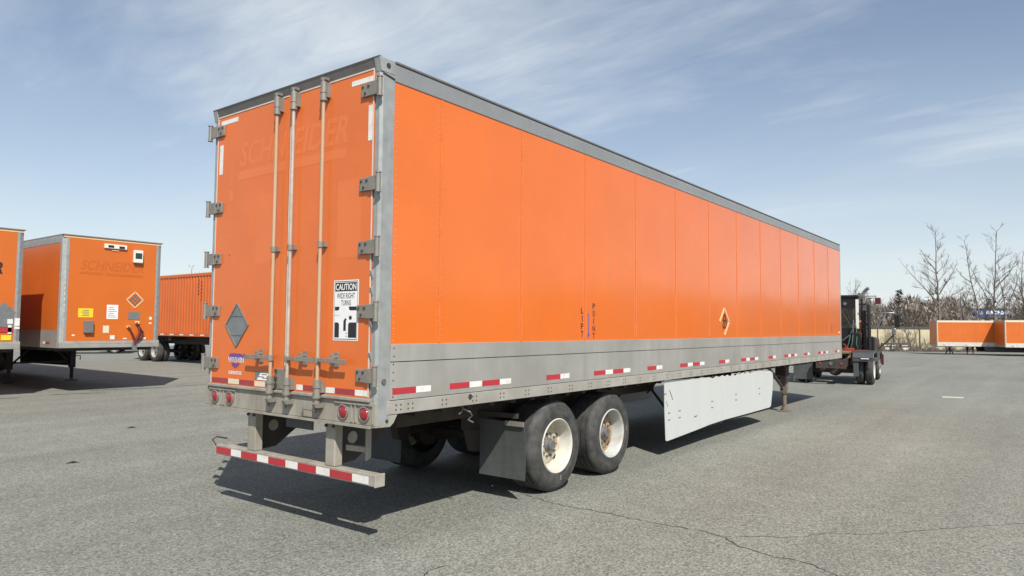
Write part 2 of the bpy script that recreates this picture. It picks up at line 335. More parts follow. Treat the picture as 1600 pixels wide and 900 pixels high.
# ------------------------------------------------------------------ wheels
def wheel(parent, cx, y_out, inward, R0=.51, w=.43, rim=.305, deep=.15, rimmat='rim_white', detail=True, cz=None, disc=None):
    """wheel with its outer face at y_out; inward = +1/-1 direction of the axle"""
    wz = R0 if cz is None else cz; o = (cx, y_out, wz); d = (0, inward, 0); n = 56 if detail else 28
    root = MB(); root.lathe([(.06, deep+.02), (.06, w-.02)], o, d, 12); hub = root.build('wheel', 'hub_grey', parent, smooth=40)
    pr = [(rim-.012, .03), (rim+.006, .012), (rim+.03, .004), (rim+.04, .006), (rim+.046, .001), (R0*.76, 0), (R0*.80, .001), (R0*.81, .005), (R0*.82, .003), (R0*.86, .008), (R0*.875, .012), (R0*.88, .009), (R0*.93, .022), (R0*.965, .04), (R0*.985, .05)]
    if detail:
        g = [.10, .165, .235, .30]
        for a in g:
            a = a/.43*w; pr += [(R0*.998, a-.03), (R0, a-.008), (R0-.014, a-.006), (R0-.014, a+.006), (R0, a+.008)]
    pr += [(R0*.998, w-.07), (R0*.985, w-.05), (R0*.965, w-.04), (R0*.86, w-.008), (R0*.78, w), (rim, w-.01)]
    MB().lathe(pr, o, d, n).build('tyre', 'rubber', hub, smooth=35)
    b = MB(); b.lathe([(rim-.02, .05), (rim-.004, .03), (rim+.004, .008), (rim-.006, .0), (rim-.016, .006), (rim-.026, .03), (rim-.035, deep*.55), (rim-.05, deep)], o, d, n).build('rim', rimmat, hub, smooth=40)
    b = MB(); b.lathe([(rim-.05, deep), (rim-.09, deep+.012), (rim*.62, deep-.01), (rim*.45, deep-.012), (.055, deep-.012)], o, d, n)
    b.build('wheel_disc', disc or ('disc_cream' if rimmat == 'rim_white' else rimmat), hub, smooth=40)
    c = MB(); c.lathe([(.085, deep), (.08, deep-.03), (.066, deep-.04), (.06, deep-.075), (.045, deep-.082), (.03, deep-.078), (.0005, deep-.077)], o, d, 20); c.build('hub_cap', 'hub_grey', hub, smooth=40)
    if detail:
        nn = MB()
        for k in range(10):
            a = 2*math.pi*k/10; p = Vector((cx+.128*math.cos(a), y_out+inward*(deep-.04), wz+.128*math.sin(a))); nn.cyl(p, p+Vector((0, inward*.05, 0)), .014, n=6)
        nn.build('lug_nuts', 'hub_grey', hub, kind='stuff')
        for k in range(5):
            a = 2*math.pi*(k+.35)/5; p = Vector((cx+.195*math.cos(a), y_out+inward*(deep-.008), wz+.195*math.sin(a)))
            MB().cyl(p, p+Vector((0, inward*.012, 0)), .03, n=14).build('hand_hole', 'black_print', hub)
    return hub

# ------------------------------------------------------------------ MAIN TRAILER
T = thing('semi_trailer', 'nearest long orange box trailer with closed rear doors and white side skirt', 'trailer', (8, 1.3, 0), off=True)
L, Wd, ZT = 16.15, 2.6, 4.11
seams = [.15, .74, 1.98, 3.26, 4.55, 5.82, 7.1, 8.38, 9.67, 10.94, 12.22, 13.55, 14.85, 16.07]
DISC = [(math.cos(a), math.sin(a)) for a in [2*math.pi*i/6 for i in range(6)]]
def rivet(mb, x, y, z, r, nrm):      # low dome on a face; nrm one of '-y','-x','+y'
    s_, ax = (-1 if nrm[0] == '-' else 1), nrm[1]
    def P(a, b, c): return (x+a, y+s_*c, z+b) if ax == 'y' else (x+s_*c, y+a, z+b)
    vs_ = [P(r*a, r*b, 0) for a, b in DISC] + [P(r*.6*a, r*.6*b, r*.5) for a, b in DISC]
    mb.add(vs_, [(i, (i+1) % 6, 6+(i+1) % 6, 6+i) for i in range(6)] + [tuple(range(6, 12))])
for side, y0, y1 in (('-', 0, .022), ('+', Wd-.022, Wd)):
    yo = y0 if side == '-' else y1; sg = -1 if side == '-' else 1
    for i in range(len(seams)-1):
        a, b = seams[i], seams[i+1]
        pn = MB().box(a+.002, b-.002, y0, y1, 1.68, 3.945).build('side_panel', 'orange_paint', T)
        if i > 0:
            st = MB().box(a-.011, a+.011, min(yo, yo+sg*.005), max(yo, yo+sg*.005), 1.70, 3.93).build('seam_strip', 'seam_paint', pn, bevel=.002)
            if side == '-':
                rv = MB(); z = 1.74
                while z < 3.90:
                    rivet(rv, a-.028, yo, z, .007, side+'y'); rivet(rv, a+.028, yo, z+.02, .007, side+'y'); z += .052
                rv.build('rivets', 'seam_paint', pn, kind='stuff', recalc=False)
    # grey lower band, two courses, and the rails
    MB().box(.15, 16.07, min(yo+sg*.010, yo-sg*.02), max(yo+sg*.010, yo-sg*.02), 1.545, 1.692).build('scuff_band', 'aluminium', T, bevel=.003)
    MB().box(.15, 16.07, min(yo+sg*.004, yo-sg*.02), max(yo+sg*.004, yo-sg*.02), 1.222, 1.539).build('lower_band', 'aluminium', T, bevel=.003)
    br = MB().box(.12, 16.12, min(yo+sg*.009, yo-sg*.06), max(yo+sg*.009, yo-sg*.06), 1.104, 1.217).build('bottom_rail', 'rail_metal', T, bevel=.004)
    tr = MB().box(.15, 16.1, min(yo+sg*.008, yo-sg*.05), max(yo+sg*.008, yo-sg*.05), 3.935, 4.088).build('top_rail', 'top_rail', T, bevel=.004)
    MB().box(.15, 16.12, min(yo+sg*.018, yo-sg*.05), max(yo+sg*.018, yo-sg*.05), 4.090, 4.11).build('roof_lip', 'header_grey', T, bevel=.004)
    if side == '-':
        bo = MB(); x = .22
        while x < 16:
            for a in (0, .055):
                for b in (0, .04): rivet(bo, x+a, -.009, 1.14+b, .009, '-y')
            x += .425 if x > .3 else .14
        bo.build('bolts', 'chassis_rust', br, kind='stuff', recalc=False)
        bo = MB(); x = .3
        while x < 16: rivet(bo, x, -.008, 3.955, .006, '-y'); rivet(bo, x, -.008, 4.06, .006, '-y'); x += .11
        bo.build('rivets', 'top_rail', tr, kind='stuff', recalc=False)
        MB().cyl((1.171, -.013, 1.181), (1.171, -.008, 1.181), .026, n=16).build('bolt_hole', 'chassis_dark', br)
        # vertical rivet rows next to the corner post
        rv = MB(); z = 1.72
        while z < 3.92: rivet(rv, .185, 0, z, .006, '-y'); z += .052
        rv.build('rivets', 'galvanised', T, kind='stuff', recalc=False)
        rv = MB(); z = 1.25
        while z < 1.69: rivet(rv, .185, -.004 if z < 1.54 else -.010, z, .008, '-y'); z += .068
        rv.build('rivets', 'chassis_rust', T, kind='stuff', recalc=False)
# reflective tape along the side
for x0, pairs in [(.18, 1), (.89, 2), (2.45, 1), (3.46, 2), (4.88, 1), (5.95, 2), (7.5, 1), (8.54, 2), (10.08, 1), (11.1, 2), (12.58, 1), (13.75, 2), (15.4, 1)]:
    tp = None; x = x0
    for k in range(pairs):
        for c, w in (('tape_red', .275), ('tape_white', .185)):
            MB().box(x, x+w, -.0062, -.0042, 1.268, 1.322).build('reflective_tape', c, T); x += w + .001
# roof, floor, front
MB().box(.1, 16.1, .03, 2.57, 4.070, 4.098).build('roof', 'aluminium', T)
MB().box(.1, 16.1, .05, 2.55, 1.12, 1.21).build('floor', 'chassis_dark', T)
fw = MB().box(16.09, 16.15, .03, 2.57, 1.15, 4.06).build('front_wall', 'white_plastic', T)
for y0 in (0, 2.55): MB().box(16.07, 16.152, y0-.003, y0+.053, 1.12, 4.095).build('front_post', 'aluminium', T, bevel=.008)
MB().box(16.08, 16.16, 0, 2.6, 1.10, 1.16).build('front_sill', 'rail_metal', T)
# rear frame
for sgn, ya, yb in ((1, 0, .07), (-1, 2.53, 2.6)):
    yo = ya if sgn == 1 else yb; yi = yb if sgn == 1 else ya
    poly = [(0.0, yo+sgn*.02), (.02, yo-sgn*.004), (.148, yo-sgn*.004), (.148, yo+sgn*.03), (.05, yo+sgn*.03), (.05, yi), (0, yi)]
    ps = MB().prism(poly, 'xy', 1.03, 3.985).build('corner_post', 'galvanised', T)
    cap = MB().prism([(-.028, 4.107), (.148, 4.107), (.148, 3.987), (.0, 3.987)], 'xz', yo-sgn*.006, yi).build('corner_cap', 'galvanised', T, bevel=.004)
    if sgn == 1:
        MB().cyl((.07, -.012, 4.05), (.07, -.005, 4.05), .022, n=12).build('vent_hole', 'chassis_dark', cap)
        MB().obox((.01, -.008, 3.975), (.146, -.008, 3.95), .006, .012).build('weld_bead', 'chassis_dark', ps)
        c = MB().cyl((.075, -.018, 1.385), (.075, -.003, 1.385), .022, n=14); c.build('post_bolt', 'hub_grey', ps)
        g = MB(); g.prism([(0, 1.03), (0, 1.01), (.16, 1.005), (.20, 1.035), (.24, 1.10), (.148, 1.10), (.148, 1.03)], 'xz', -.004, .05); gg = g.build('corner_gusset', 'sill_paint', T)
        MB().cyl((.12, -.010, 1.055), (.12, -.003, 1.055), .014, n=10).build('gusset_bolt', 'chassis_dark', gg)
        # drip clips down the post edge
        for z in (2.30, 2.16, 1.88, 1.62): MB().prism([(-.03, z), (.0, z+.01), (.0, z-.07)], 'xz', .055, .072).build('post_clip', 'galvanised', ps)
MB().prism([(-.028, 4.108), (.16, 4.108), (.16, 4.03), (.045, 4.028), (.0, 4.03), (-.024, 4.098)], 'xz', .07, 2.53).build('rear_header', 'header_grey', T)
MB().box(-.032, .0, -.004, 2.604, 4.1085, 4.114).build('roof_edge', 'top_rail', T)
# rear sill
sl = MB(); sl.box(-.004, .12, .0, 2.6, 1.022, 1.212); sl.box(-.03, .1, .06, 2.54, 1.214, 1.244)
sill = sl.build('rear_sill', 'sill_paint', T, bevel=.006)
MB().box(-.022, .11, .055, 2.545, 1.0, 1.021).build('sill_flange', 'sill_paint', sill)
MB().box(-.012, -.0045, 2.56, 2.605, 1.03, 1.275).build('sill_end_plate', 'sill_paint', sill)
for yc, half in ((.26, .24), (2.285, .24)):
    bxm = MB(); z0, z1 = 1.04, 1.185
    bxm.box(-.02, -.004, yc-half, yc+half, z1, z1+.012)
    bxm.box(-.018, -.004, yc-.03, yc-.022, z0, z1); bxm.box(-.018, -.004, yc+.022, yc+.03, z0, z1); bxm.box(-.012, -.004, yc-half, yc-half+.008, z0, z1)
    bxm.build('lamp_guard', 'sill_paint', sill)
for yc in (.126, .395, 2.15, 2.421):
    lm = MB(); lm.lathe([(.066, 0), (.066, -.014), (.055, -.016), (.051, -.008)], (-.004, yc, 1.113), (1, 0, 0), 24); lp = lm.build('tail_lamp', 'rubber' if False else 'hinge_metal', T, smooth=40)
    MB().lathe([(.051, 0), (.049, -.012), (.04, -.018), (.018, -.022), (.0005, -.023)], (-.006, yc, 1.113), (1, 0, 0), 24).build('lens', 'lens_red', lp, smooth=50)
# dock latch plate and rub blocks in the middle of the sill
MB().box(-.03, -.005, 1.20, 1.36, 1.25, 1.44).build('centre_plate', 'hinge_metal', T, bevel=.006)
for z in (1.27, 1.33, 1.40): MB().box(-.045, -.031, 1.325, 1.355, z, z+.035).build('plate_lug', 'chassis_rust', T)
pl = MB(); pl.box(.06, .075, .90, 1.30, .90, 1.0); pl.build('plate_bracket', 'flap_rubber', T, bevel=.003)
MB().tube([(-.03, .93, 1.12), (-.05, .90, 1.105), (-.05, .72, 1.10), (-.04, .70, 1.135), (-.05, .69, 1.09)], .008).build('hook_bar', 'hinge_metal', T, smooth=50)

# doors
def door(name, ya, yb, lab):
    d = MB().box(-.006, .035, ya, yb, 1.246, 4.026).build(name, 'door_paint', T, label=lab)
    s_ = MB()
    for a in ((ya, yb-.012) if ya < 1 else (yb-.012,)): s_.box(-.011, -.006, a, a+.012, 1.25, 4.026)
    s_.box(-.011, -.006, ya+.012, yb-.012, 4.013, 4.026); s_.build('door_seal', 'seal_pale', d)
    return d
dR = door('rear_door', .078, 1.246, 'right rear door with a wide-turn warning sticker')
dL = door('rear_door', 1.268, 2.522, 'left rear door with an empty placard holder')
MB().box(.0, .03, 1.247, 1.267, 1.25, 4.02).build('door_gap', 'chassis_dark', T)
def hinge(z, right):
    sg = 1 if right else -1; ye = .078 if right else 2.522; yo = -.015 if right else 2.635
    a, b = sorted((ye+sg*.02, ye+sg*.145)); hg = MB().box(-.030, -.0062, a, b, z-.058, z+.052).build('hinge', 'hinge_metal', T, bevel=.004)
    a, b = sorted((yo, ye+sg*.03)); MB().box(-.036, -.018, a, b, z-.062, z+.058).build('knuckle_strap', 'hinge_metal', hg, bevel=.004)
    MB().lathe([(.0005, -.087), (.026, -.085), (.026, -.076), (.021, -.075), (.021, .074), (.026, .075), (.026, .085), (.0005, .087)], (-.030, yo, z), (0, 0, 1), 14).build('hinge_pin', 'hinge_metal', hg, smooth=40)
    for k, dz in ((.05, .025), (.12, .025), (.09, -.03)): MB().cyl((-.038, ye+sg*k, z+dz), (-.030, ye+sg*k, z+dz), .011, n=8).build('hinge_bolt', 'chassis_rust', hg)
    a, b = sorted((yo, yo+sg*.05)); MB().box(-.0175, -.002, a, b, z-.05, z+.045).build('post_leaf', 'hinge_metal', hg)
for z in (3.86, 3.05, 2.515, 1.978, 1.446):
    hinge(z-.012, True); hinge(z+.012, False)
def strip(dr, c, ya, yb, z0, z1): MB().box(-.0085, -.0062, min(ya, yb), max(ya, yb), z0, z1).build('reflective_tape', c, dr)
strip(dL, 'tape_white', 2.46, 2.15, 3.93, 3.975); strip(dL, 'tape_white', 2.475, 2.415, 3.41, 3.72)
strip(dR, 'tape_white', .37, .098, 3.92, 3.965); strip(dR, 'tape_white', .145, .092, 3.41, 3.715)
for c, a, b in (('tape_dull_red', 2.50, 2.192), ('tape_cream', 2.19, 1.996), ('tape_dull_red', 1.994, 1.73), ('tape_cream', 1.728, 1.55), ('tape_dull_red', 1.548, 1.30)): strip(dL, c, a, b, 1.256, 1.305)
for c, a, b in (('tape_white', 1.06, .965), ('tape_dull_red', .963, .74), ('tape_white', .635, .515), ('tape_dull_red', .513, .255), ('tape_white', .25, .095)): strip(dR, c, a, b, 1.26, 1.308)
UR, VR = (0, -1, 0), (0, 0, 1)
def rtext(dr, txt, y, z, w, h, mt, name='lettering', **k):
    text_mb(txt, (-.0065, y, z), UR, VR, w, h, n_off=k.pop('n_off', .0004), **k).build(name, mt, dr, recalc=False)
# ghost lettering across both doors, cut at the gap
rtext(dL, 'SCHN', 2.10, 3.44, .80, .25, 'ghost_paint', 'faded_lettering', shear=.25, bold=.022)
rtext(dR, 'EIDER', 1.215, 3.44, .81, .25, 'ghost_paint', 'faded_lettering', shear=.25, bold=.022)
def flat(dr, name, mt, pts, n_off=.0004):
    MB().add([(-.0065-n_off, y, z) for y, z in pts], [tuple(range(len(pts)))]).build(name, mt, dr, recalc=False)
flat(dL, 'faded_stripe', 'ghost_paint', [(2.13, 3.31), (1.30, 3.31), (1.30, 3.40), (2.10, 3.40)])
flat(dR, 'faded_stripe', 'ghost_paint', [(1.215, 3.31), (.44, 3.31), (.42, 3.40), (1.215, 3.40)])
flat(dL, 'faded_patch', 'ghost_faint', [(1.775, 2.44), (1.475, 2.44), (1.475, 3.12), (1.775, 3.12)])
flat(dR, 'faded_patch', 'ghost_faint', [(.53, 2.43), (.215, 2.43), (.215, 3.11), (.53, 3.11)])
for k, ch in enumerate('TA15074'): rtext(dL, ch, 2.275, 3.42-k*.155, .075, .115, 'ghost_paint', 'faded_number', bold=.01)
# warning sticker
def rect(dr, name, mt, ya, yb, z0, z1, n): flat(dr, name, mt, [(ya, z0), (yb, z0), (yb, z1), (ya, z1)], n)
MB().box(-.0078, -.0062, .228, .555, 1.717, 2.236).build('warning_sticker', 'white_print', dR, label='black and white wide right turns sticker')
for a, b, c, d in ((.545, .238, 1.726, 1.732), (.545, .238, 2.221, 2.227), (.545, .541, 1.732, 2.221), (.242, .238, 1.732, 2.221)): rect(dR, 'sticker_border', 'black_print', a, b, c, d, .0018)
rect(dR, 'sticker_print', 'black_print', .535, .248, 2.140, 2.215, .0019)
rtext(dR, 'CAUTION', .527, 2.150, .27, .055, 'white_print', 'sticker_lettering', bold=.02, n_off=.0026)
rtext(dR, 'WIDE RIGHT', .51, 2.077, .235, .048, 'black_print', 'sticker_lettering', bold=.008, n_off=.0019)
rtext(dR, 'TURNS', .455, 2.017, .13, .046, 'black_print', 'sticker_lettering', bold=.008, n_off=.0019)
flat(dR, 'sticker_print', 'black_print', [(0.535, 1.975), (0.497, 1.975), (0.4886, 1.9767), (0.4814, 1.9814), (0.4767, 1.9886), (0.475, 1.997), (0.475, 2.008), (0.535, 2.008)], .0019); flat(dR, 'sticker_print', 'black_print', [(0.35, 1.997), (0.3483, 1.9886), (0.3436, 1.9814), (0.3364, 1.9767), (0.328, 1.975), (0.248, 1.975), (0.248, 2.008), (0.35, 2.008)], .0019)
flat(dR, 'sticker_print', 'black_print', [(0.535, 1.742), (0.475, 1.742), (0.475, 1.85), (0.4767, 1.8584), (0.4814, 1.8656), (0.4886, 1.8703), (0.497, 1.872), (0.535, 1.872)], .0019); flat(dR, 'sticker_print', 'black_print', [(0.355, 1.742), (0.248, 1.742), (0.248, 1.872), (0.333, 1.872), (0.3414, 1.8703), (0.3486, 1.8656), (0.3533, 1.8584), (0.355, 1.85)], .0019)
flat(dR, 'sticker_print', 'black_print', [(.418, 1.80), (.385, 1.80), (.385, 1.885), (.375, 1.90), (.395, 1.91), (.418, 1.885)], .0019)
flat(dR, 'sticker_print', 'black_print', [(.328+.02*math.cos(a), 1.912+.018*math.sin(a)) for a in [-2*math.pi*i/14 for i in range(14)]], .0019)
for z in (1.75, 1.775): rect(dR, 'sticker_print', 'black_print', .385, .372, z, z+.008, .0019)
rect(dR, 'sticker_print', 'placard_grey', .535, .475, 1.932, 1.935, .0019)
# placard holder
def diamond(dr, yc, zc, hw, hh, name='placard_holder'):
    p = MB().prism([(yc+hw, zc), (yc, zc-hh), (yc-hw, zc), (yc, zc+hh)], 'yz', -.010, -.0062).build(name, 'placard_grey', dr, label='empty grey metal placard holder')
    return p
diamond(dL, 2.06, 1.842, .205, .222)
e = MB()
for s1 in (-1, 1):
    for s2 in (-1, 1): e.obox((-.013, 2.06+s1*.2, 1.842), (-.013, 2.06, 1.842+s2*.216), .012, .008, (1, 0, 0))
e.obox((-.0125, 2.165, 1.935), (-.0125, 1.955, 1.935), .008, .006, (1, 0, 0)); e.obox((-.0125, 2.155, 1.745), (-.0125, 1.965, 1.745), .008, .006, (1, 0, 0))
e.build('placard_frame', 'placard_grey', dL)
# maker's stickers
flat(dL, 'logo_print', 'purple_print', [(2.19, 1.505), (1.92, 1.505), (1.905, 1.56), (1.93, 1.565), (1.93, 1.54), (1.96, 1.555), (2.0, 1.56), (2.06, 1.557), (2.10, 1.562), (2.18, 1.555)], .001)
rtext(dL, 'WABASH', 2.20, 1.470, .275, .052, 'white_print', 'logo_lettering', bold=.05, n_off=.0018)
rtext(dL, 'WABASH', 2.185, 1.476, .245, .038, 'purple_print', 'logo_lettering', bold=-.004, n_off=.0024)
flat(dL, 'logo_print', 'red_print', [(2.13, 1.452), (2.0, 1.452), (1.98, 1.468), (2.15, 1.468)], .001)
flat(dL, 'logo_print', 'purple_print', [(2.12, 1.43), (2.07, 1.41), (2.02, 1.43), (2.0, 1.45), (2.14, 1.45)], .001)
rtext(dL, 'DURAPLATE HD', 2.185, 1.350, .23, .036, 'white_print', 'logo_lettering', bold=.03, n_off=.0018)
flat(dL, 'data_sticker', 'white_print', [(1.69, 1.318), (1.50, 1.318), (1.50, 1.385), (1.63, 1.385)], .0026)
flat(dL, 'data_sticker', 'placard_grey', [(1.725, 1.32), (1.695, 1.318), (1.635, 1.387), (1.50, 1.387), (1.50, 1.397), (1.725, 1.397)], .0022)
for a, z in ((1.66, 1.345), (1.61, 1.368), (1.60, 1.335)): rect(dL, 'sticker_print', 'black_print', a, a-.09, z, z+.007, .003)
# lock rods
for i, (y, mt, hd) in enumerate(((1.405, 'rod_tan', 1), (1.142, 'rod_grey', -1), (.702, 'rod_tan', -1))):
    X = -.052
    rod = MB().cyl((X, y, 1.16), (X, y, 4.04), .0165, n=16).build('lock_rod', mt, T, smooth=40)
    k = MB()
    k.cyl((X, y, 3.86), (X, y, 4.02), .029, n=16); k.cyl((X, y, 3.85), (X, y, 3.872), .034, n=16); k.cyl((X, y, 3.92), (X, y, 3.935), .033, n=16)
    k.box(-.045, -.0062, y-.045, y+.015, 3.88, 4.01); k.build('rod_guide', 'hinge_metal', rod, smooth=40)
    k = MB(); k.cyl((X, y, 4.021), (X, y, 4.06), .018, n=10); k.box(X-.012, X+.035, y-.035, y-.012, 4.035, 4.06); k.box(X-.012, X+.035, y+.012, y+.032, 4.04, 4.068); k.build('locking_cam', 'hinge_metal', rod)
    k = MB(); k.cyl((X, y, 2.535), (X, y, 2.585), .027, n=16); k.box(-.04, -.0062, y-.045, y+.03, 2.54, 2.58); k.build('rod_guide', 'hinge_metal', rod, smooth=40)
    k = MB(); k.cyl((X, y, 1.22), (X, y, 1.37), .031, n=16); k.cyl((X, y, 1.30), (X, y, 1.325), .038, n=16); k.cyl((X, y, 1.21), (X, y, 1.235), .037, n=16); k.box(-.045, -.0062, y-.055, y+.02, 1.26, 1.36); k.build('rod_guide', 'hinge_metal', rod, smooth=40)
    k = MB(); k.cyl((X, y, 1.15), (X, y, 1.185), .028, n=12); k.box(X-.03, X+.04, y-.045, y-.015, 1.13, 1.165); k.obox((X-.02, y+.02, 1.17), (X+.02, y+.045, 1.09), .02, .03); k.build('locking_cam', 'hinge_metal', rod)
    z = 1.54
    k = MB(); k.cyl((X, y, z-.03), (X, y, z+.03), .028, n=14)
    k.obox((X-.012, y, z), (X-.025, y+hd*.16, z+.005), .02, .032); k.obox((X-.025, y+hd*.16, z+.005), (X-.02, y+hd*.40, z-.002), .012, .042)
    k.build('handle', 'hinge_metal', rod, bevel=.003)
    k = MB(); yy = y+hd*.21; k.box(-.06, -.0062, yy-.022, yy+.022, z+.025, z+.045); k.box(-.02, -.0062, yy-.03, yy+.03, z-.05, z+.075); k.box(-.075, -.055, yy-.018, yy+.018, z-.035, z+.06); k.build('handle_catch', 'hinge_metal', rod, bevel=.003)
# underride guard
G = MB().box(.055, .155, .06, 2.48, .515, .612).build('underride_guard', 'sill_paint', T, bevel=.006)
for c, a, b in (('tape_red', 2.475, 2.20), ('tape_white', 2.20, 2.02), ('tape_red', 2.02, 1.74), ('tape_white', 1.74, 1.555), ('tape_red', 1.555, 1.28), ('tape_white', 1.28, 1.095), ('tape_red', 1.095, .825), ('tape_white', .825, .635), ('tape_red', .635, .335), ('tape_white', .335, .13)):
    MB().box(.0515, .0545, b+.001, a-.001, .528, .592).build('reflective_tape', c, G)
MB().box(.05, .16, .045, .059, .51, .618).build('end_plate', 'sill_paint', G, bevel=.004)
MB().tube([(.06, 2.49, .60), (.04, 2.53, .655), (.07, 2.50, .685), (.10, 2.36, .68)], .009).build('bent_rod', 'chassis_rust', G, smooth=50)
for yc in (.65, 1.865):
    MB().box(.06, .15, yc-.065, yc+.065, .613, 1.0).build('guard_post', 'sill_paint', G, bevel=.01)
    gp = MB().prism([(.172, 1.03), (.95, 1.03), (.34, .63), (.172, .615)], 'xz', yc-.012, yc+.0).build('gusset', 'chassis_dark', G)
    MB().cyl((.30, yc-.016, .84), (.30, yc-.013, .84), .055, n=18).build('gusset_hole', 'sill_paint', gp)
    for yy in (-.05, .05): MB().cyl((.045, yc+yy, .965), (.06, yc+yy, .965), .014, n=8).build('guard_bolt', 'chassis_rust', G)
MB().obox((.18, .56, .775), (.23, .36, .77), .05, .05).build('step_bar', 'sill_paint', G, bevel=.006)
MB().prism([(.2, 1.02), (.245, 1.02), (.245, .70), (.2, .68)], 'xz', .32, .345).build('step_bracket', 'sill_paint', G)
# underbody
cm = MB(); x = .35
while x < 16: cm.box(x-.04, x+.04, .22, 2.38, 1.03, 1.119); x += .36
cm.build('cross_members', 'chassis_dark', T, kind='stuff')
for y in (.70, 1.90):
    MB().box(.85, 6.4, y-.05, y+.05, .86, 1.018).build('slider_rail', 'chassis_rust', T, bevel=.005)
    MB().box(1.9, 4.9, y-.045, y+.045, .72, .858).build('suspension_beam', 'chassis_dark', T)
    for xx in (2.1, 3.35, 4.6): MB().prism([(xx-.15, .72), (xx+.15, .72), (xx+.07, .48), (xx-.07, .48)], 'xz', y-.06, y+.06).build('spring_hanger', 'chassis_dark', T)
    for xx in (2.76, 4.0): MB().tube([(xx-.55, y, .56), (xx, y, .62), (xx+.55, y, .56)], .05).build('leaf_spring', 'chassis_dark', T)
for xx in (2.76, 4.0):
    MB().cyl((xx, .3, .51), (xx, 2.3, .51), .065, n=16).build('axle', 'chassis_dark', T, smooth=40)
    for yy in (.5, 2.1): MB().cyl((xx, yy-.06, .51), (xx, yy+.06, .51), .2, n=24).build('brake_drum', 'chassis_rust', T, smooth=40)
    wheel(T, xx, .045, 1, disc='disc_rust' if xx > 3 else None, rimmat='rim_white' if xx < 3 else 'rim_worn'); wheel(T, xx, 2.555, -1)
# balance tabs / marks on tyre sidewalls
for xx, a in ((2.76, R(-82)), (4.0, R(5))):
    p = Vector((xx+.36*math.cos(a), .046, .51+.36*math.sin(a))); MB().box(p.x-.013, p.x+.013, .0395, .0425, p.z-.03, p.z+.03).build('tyre_mark', 'placard_grey', T)
for ya, yb in ((.0, .62), (1.86, 2.48)):
    fl = MB(); n = 8; vs_ = []
    for i in range(n+1):
        z = .84 - (.60 if ya < 1 else .64)*i/n; bx = .02*math.sin(i/n*2.6)
        for xx in (2.055+bx, 2.063+bx):
            for y in (ya, yb): vs_.append((xx, y, z))
    fs = []
    for i in range(n):
        a = i*4; b = a+4; fs += [(a, a+1, b+1, b), (a+2, b+2, b+3, a+3), (a, b, b+2, a+2), (a+1, a+3, b+3, b+1)]
    fs += [(0, 2, 3, 1), (n*4, n*4+1, n*4+3, n*4+2)]
    f_ = fl.add(vs_, fs).build('mud_flap', 'flap_rubber', T)
    MB().box(2.03, 2.05, ya if ya < 1 else 1.9, ya+.24 if ya < 1 else 2.4, .80, .85).build('flap_bracket', 'hinge_metal' if ya < 1 else 'chassis_dark', T)
MB().obox((2.09, .12, .90), (2.09, 2.48, .90), .05, .05).build('flap_crossbar', 'chassis_dark', T)
MB().tube([(1.15, .10, 1.10), (1.16, .06, 1.06), (1.22, .03, 1.03), (1.27, .05, .99), (1.25, .08, .95), (1.30, .06, .92)], .007).build('dangling_wire', 'placard_grey', T)
MB().tube([(1.17, .08, 1.08), (1.12, .05, 1.04), (1.08, .05, 1.02)], .006).build('dangling_wire', 'placard_grey', T)
MB().cyl((1.3, 1.6, .83), (2.0, 1.6, .83), .13, n=20).build('air_tank', 'chassis_dark', T, smooth=40)
# side skirts
rnd = random.Random(3)
top = []
xs = [7.15, 7.32, 7.45, 7.6, 7.7, 7.85, 7.95, 8.1, 8.2, 8.33, 8.45, 8.6, 8.7, 8.85, 8.95, 9.1]
for k, xx in enumerate(reversed(xs)): top.append((xx, 1.045 + (.02 if k % 2 else -.018) + rnd.uniform(-.01, .01)))
sk = [(5.47, 1.10), (5.475, .68), (5.51, .24), (5.55, .225), (5.85, .237), (6.65, .27), (7.12, .295), (7.85, .31), (9.14, .31), (10.2, .315), (10.28, .34), (10.39, .63), (10.44, .9), (10.40, .985), (10.25, 1.025), (9.82, 1.045), (9.34, 1.06)] + top + [(6.9, 1.062), (6.0, 1.085)]
for sg, y in ((1, .028), (-1, 2.572)):
    s_ = MB().prism(sk, 'xz', y-.004, y+.004).build('side_skirt', 'skirt_white', T)
    if sg == 1:
        bo = MB()
        for (px, pz) in [(5.62, .62), (5.62, .52), (5.98, .62), (5.98, .52), (7.25, .66), (7.25, .56), (8.35, .70), (8.35, .60), (9.6, .72), (9.6, .62), (6.55, .48), (5.50, .9), (6.6, .485)]:
            rivet(bo, px-.02, y-.004, pz, .012, '-y'); rivet(bo, px+.02, y-.004, pz, .012, '-y')
        bo.build('skirt_bolts', 'chassis_rust', s_, kind='stuff', recalc=False)
        MB().tube([(5.63, y-.0045, .95), (5.70, y-.0045, .87), (5.74, y-.0045, .80)], .006, n=5).build('scuff_mark', 'chassis_rust', s_)
        MB().tube([(5.52, y-.0045, .80), (5.58, y-.0045, .72)], .005, n=5).build('scuff_mark', 'placard_grey', s_)
    for xx in (5.9, 7.3, 8.7, 10.0): MB().obox((xx, y+sg*.01, .45), (xx, y+sg*.5, 1.02), .03, .03).build('skirt_brace', 'chassis_dark', s_)
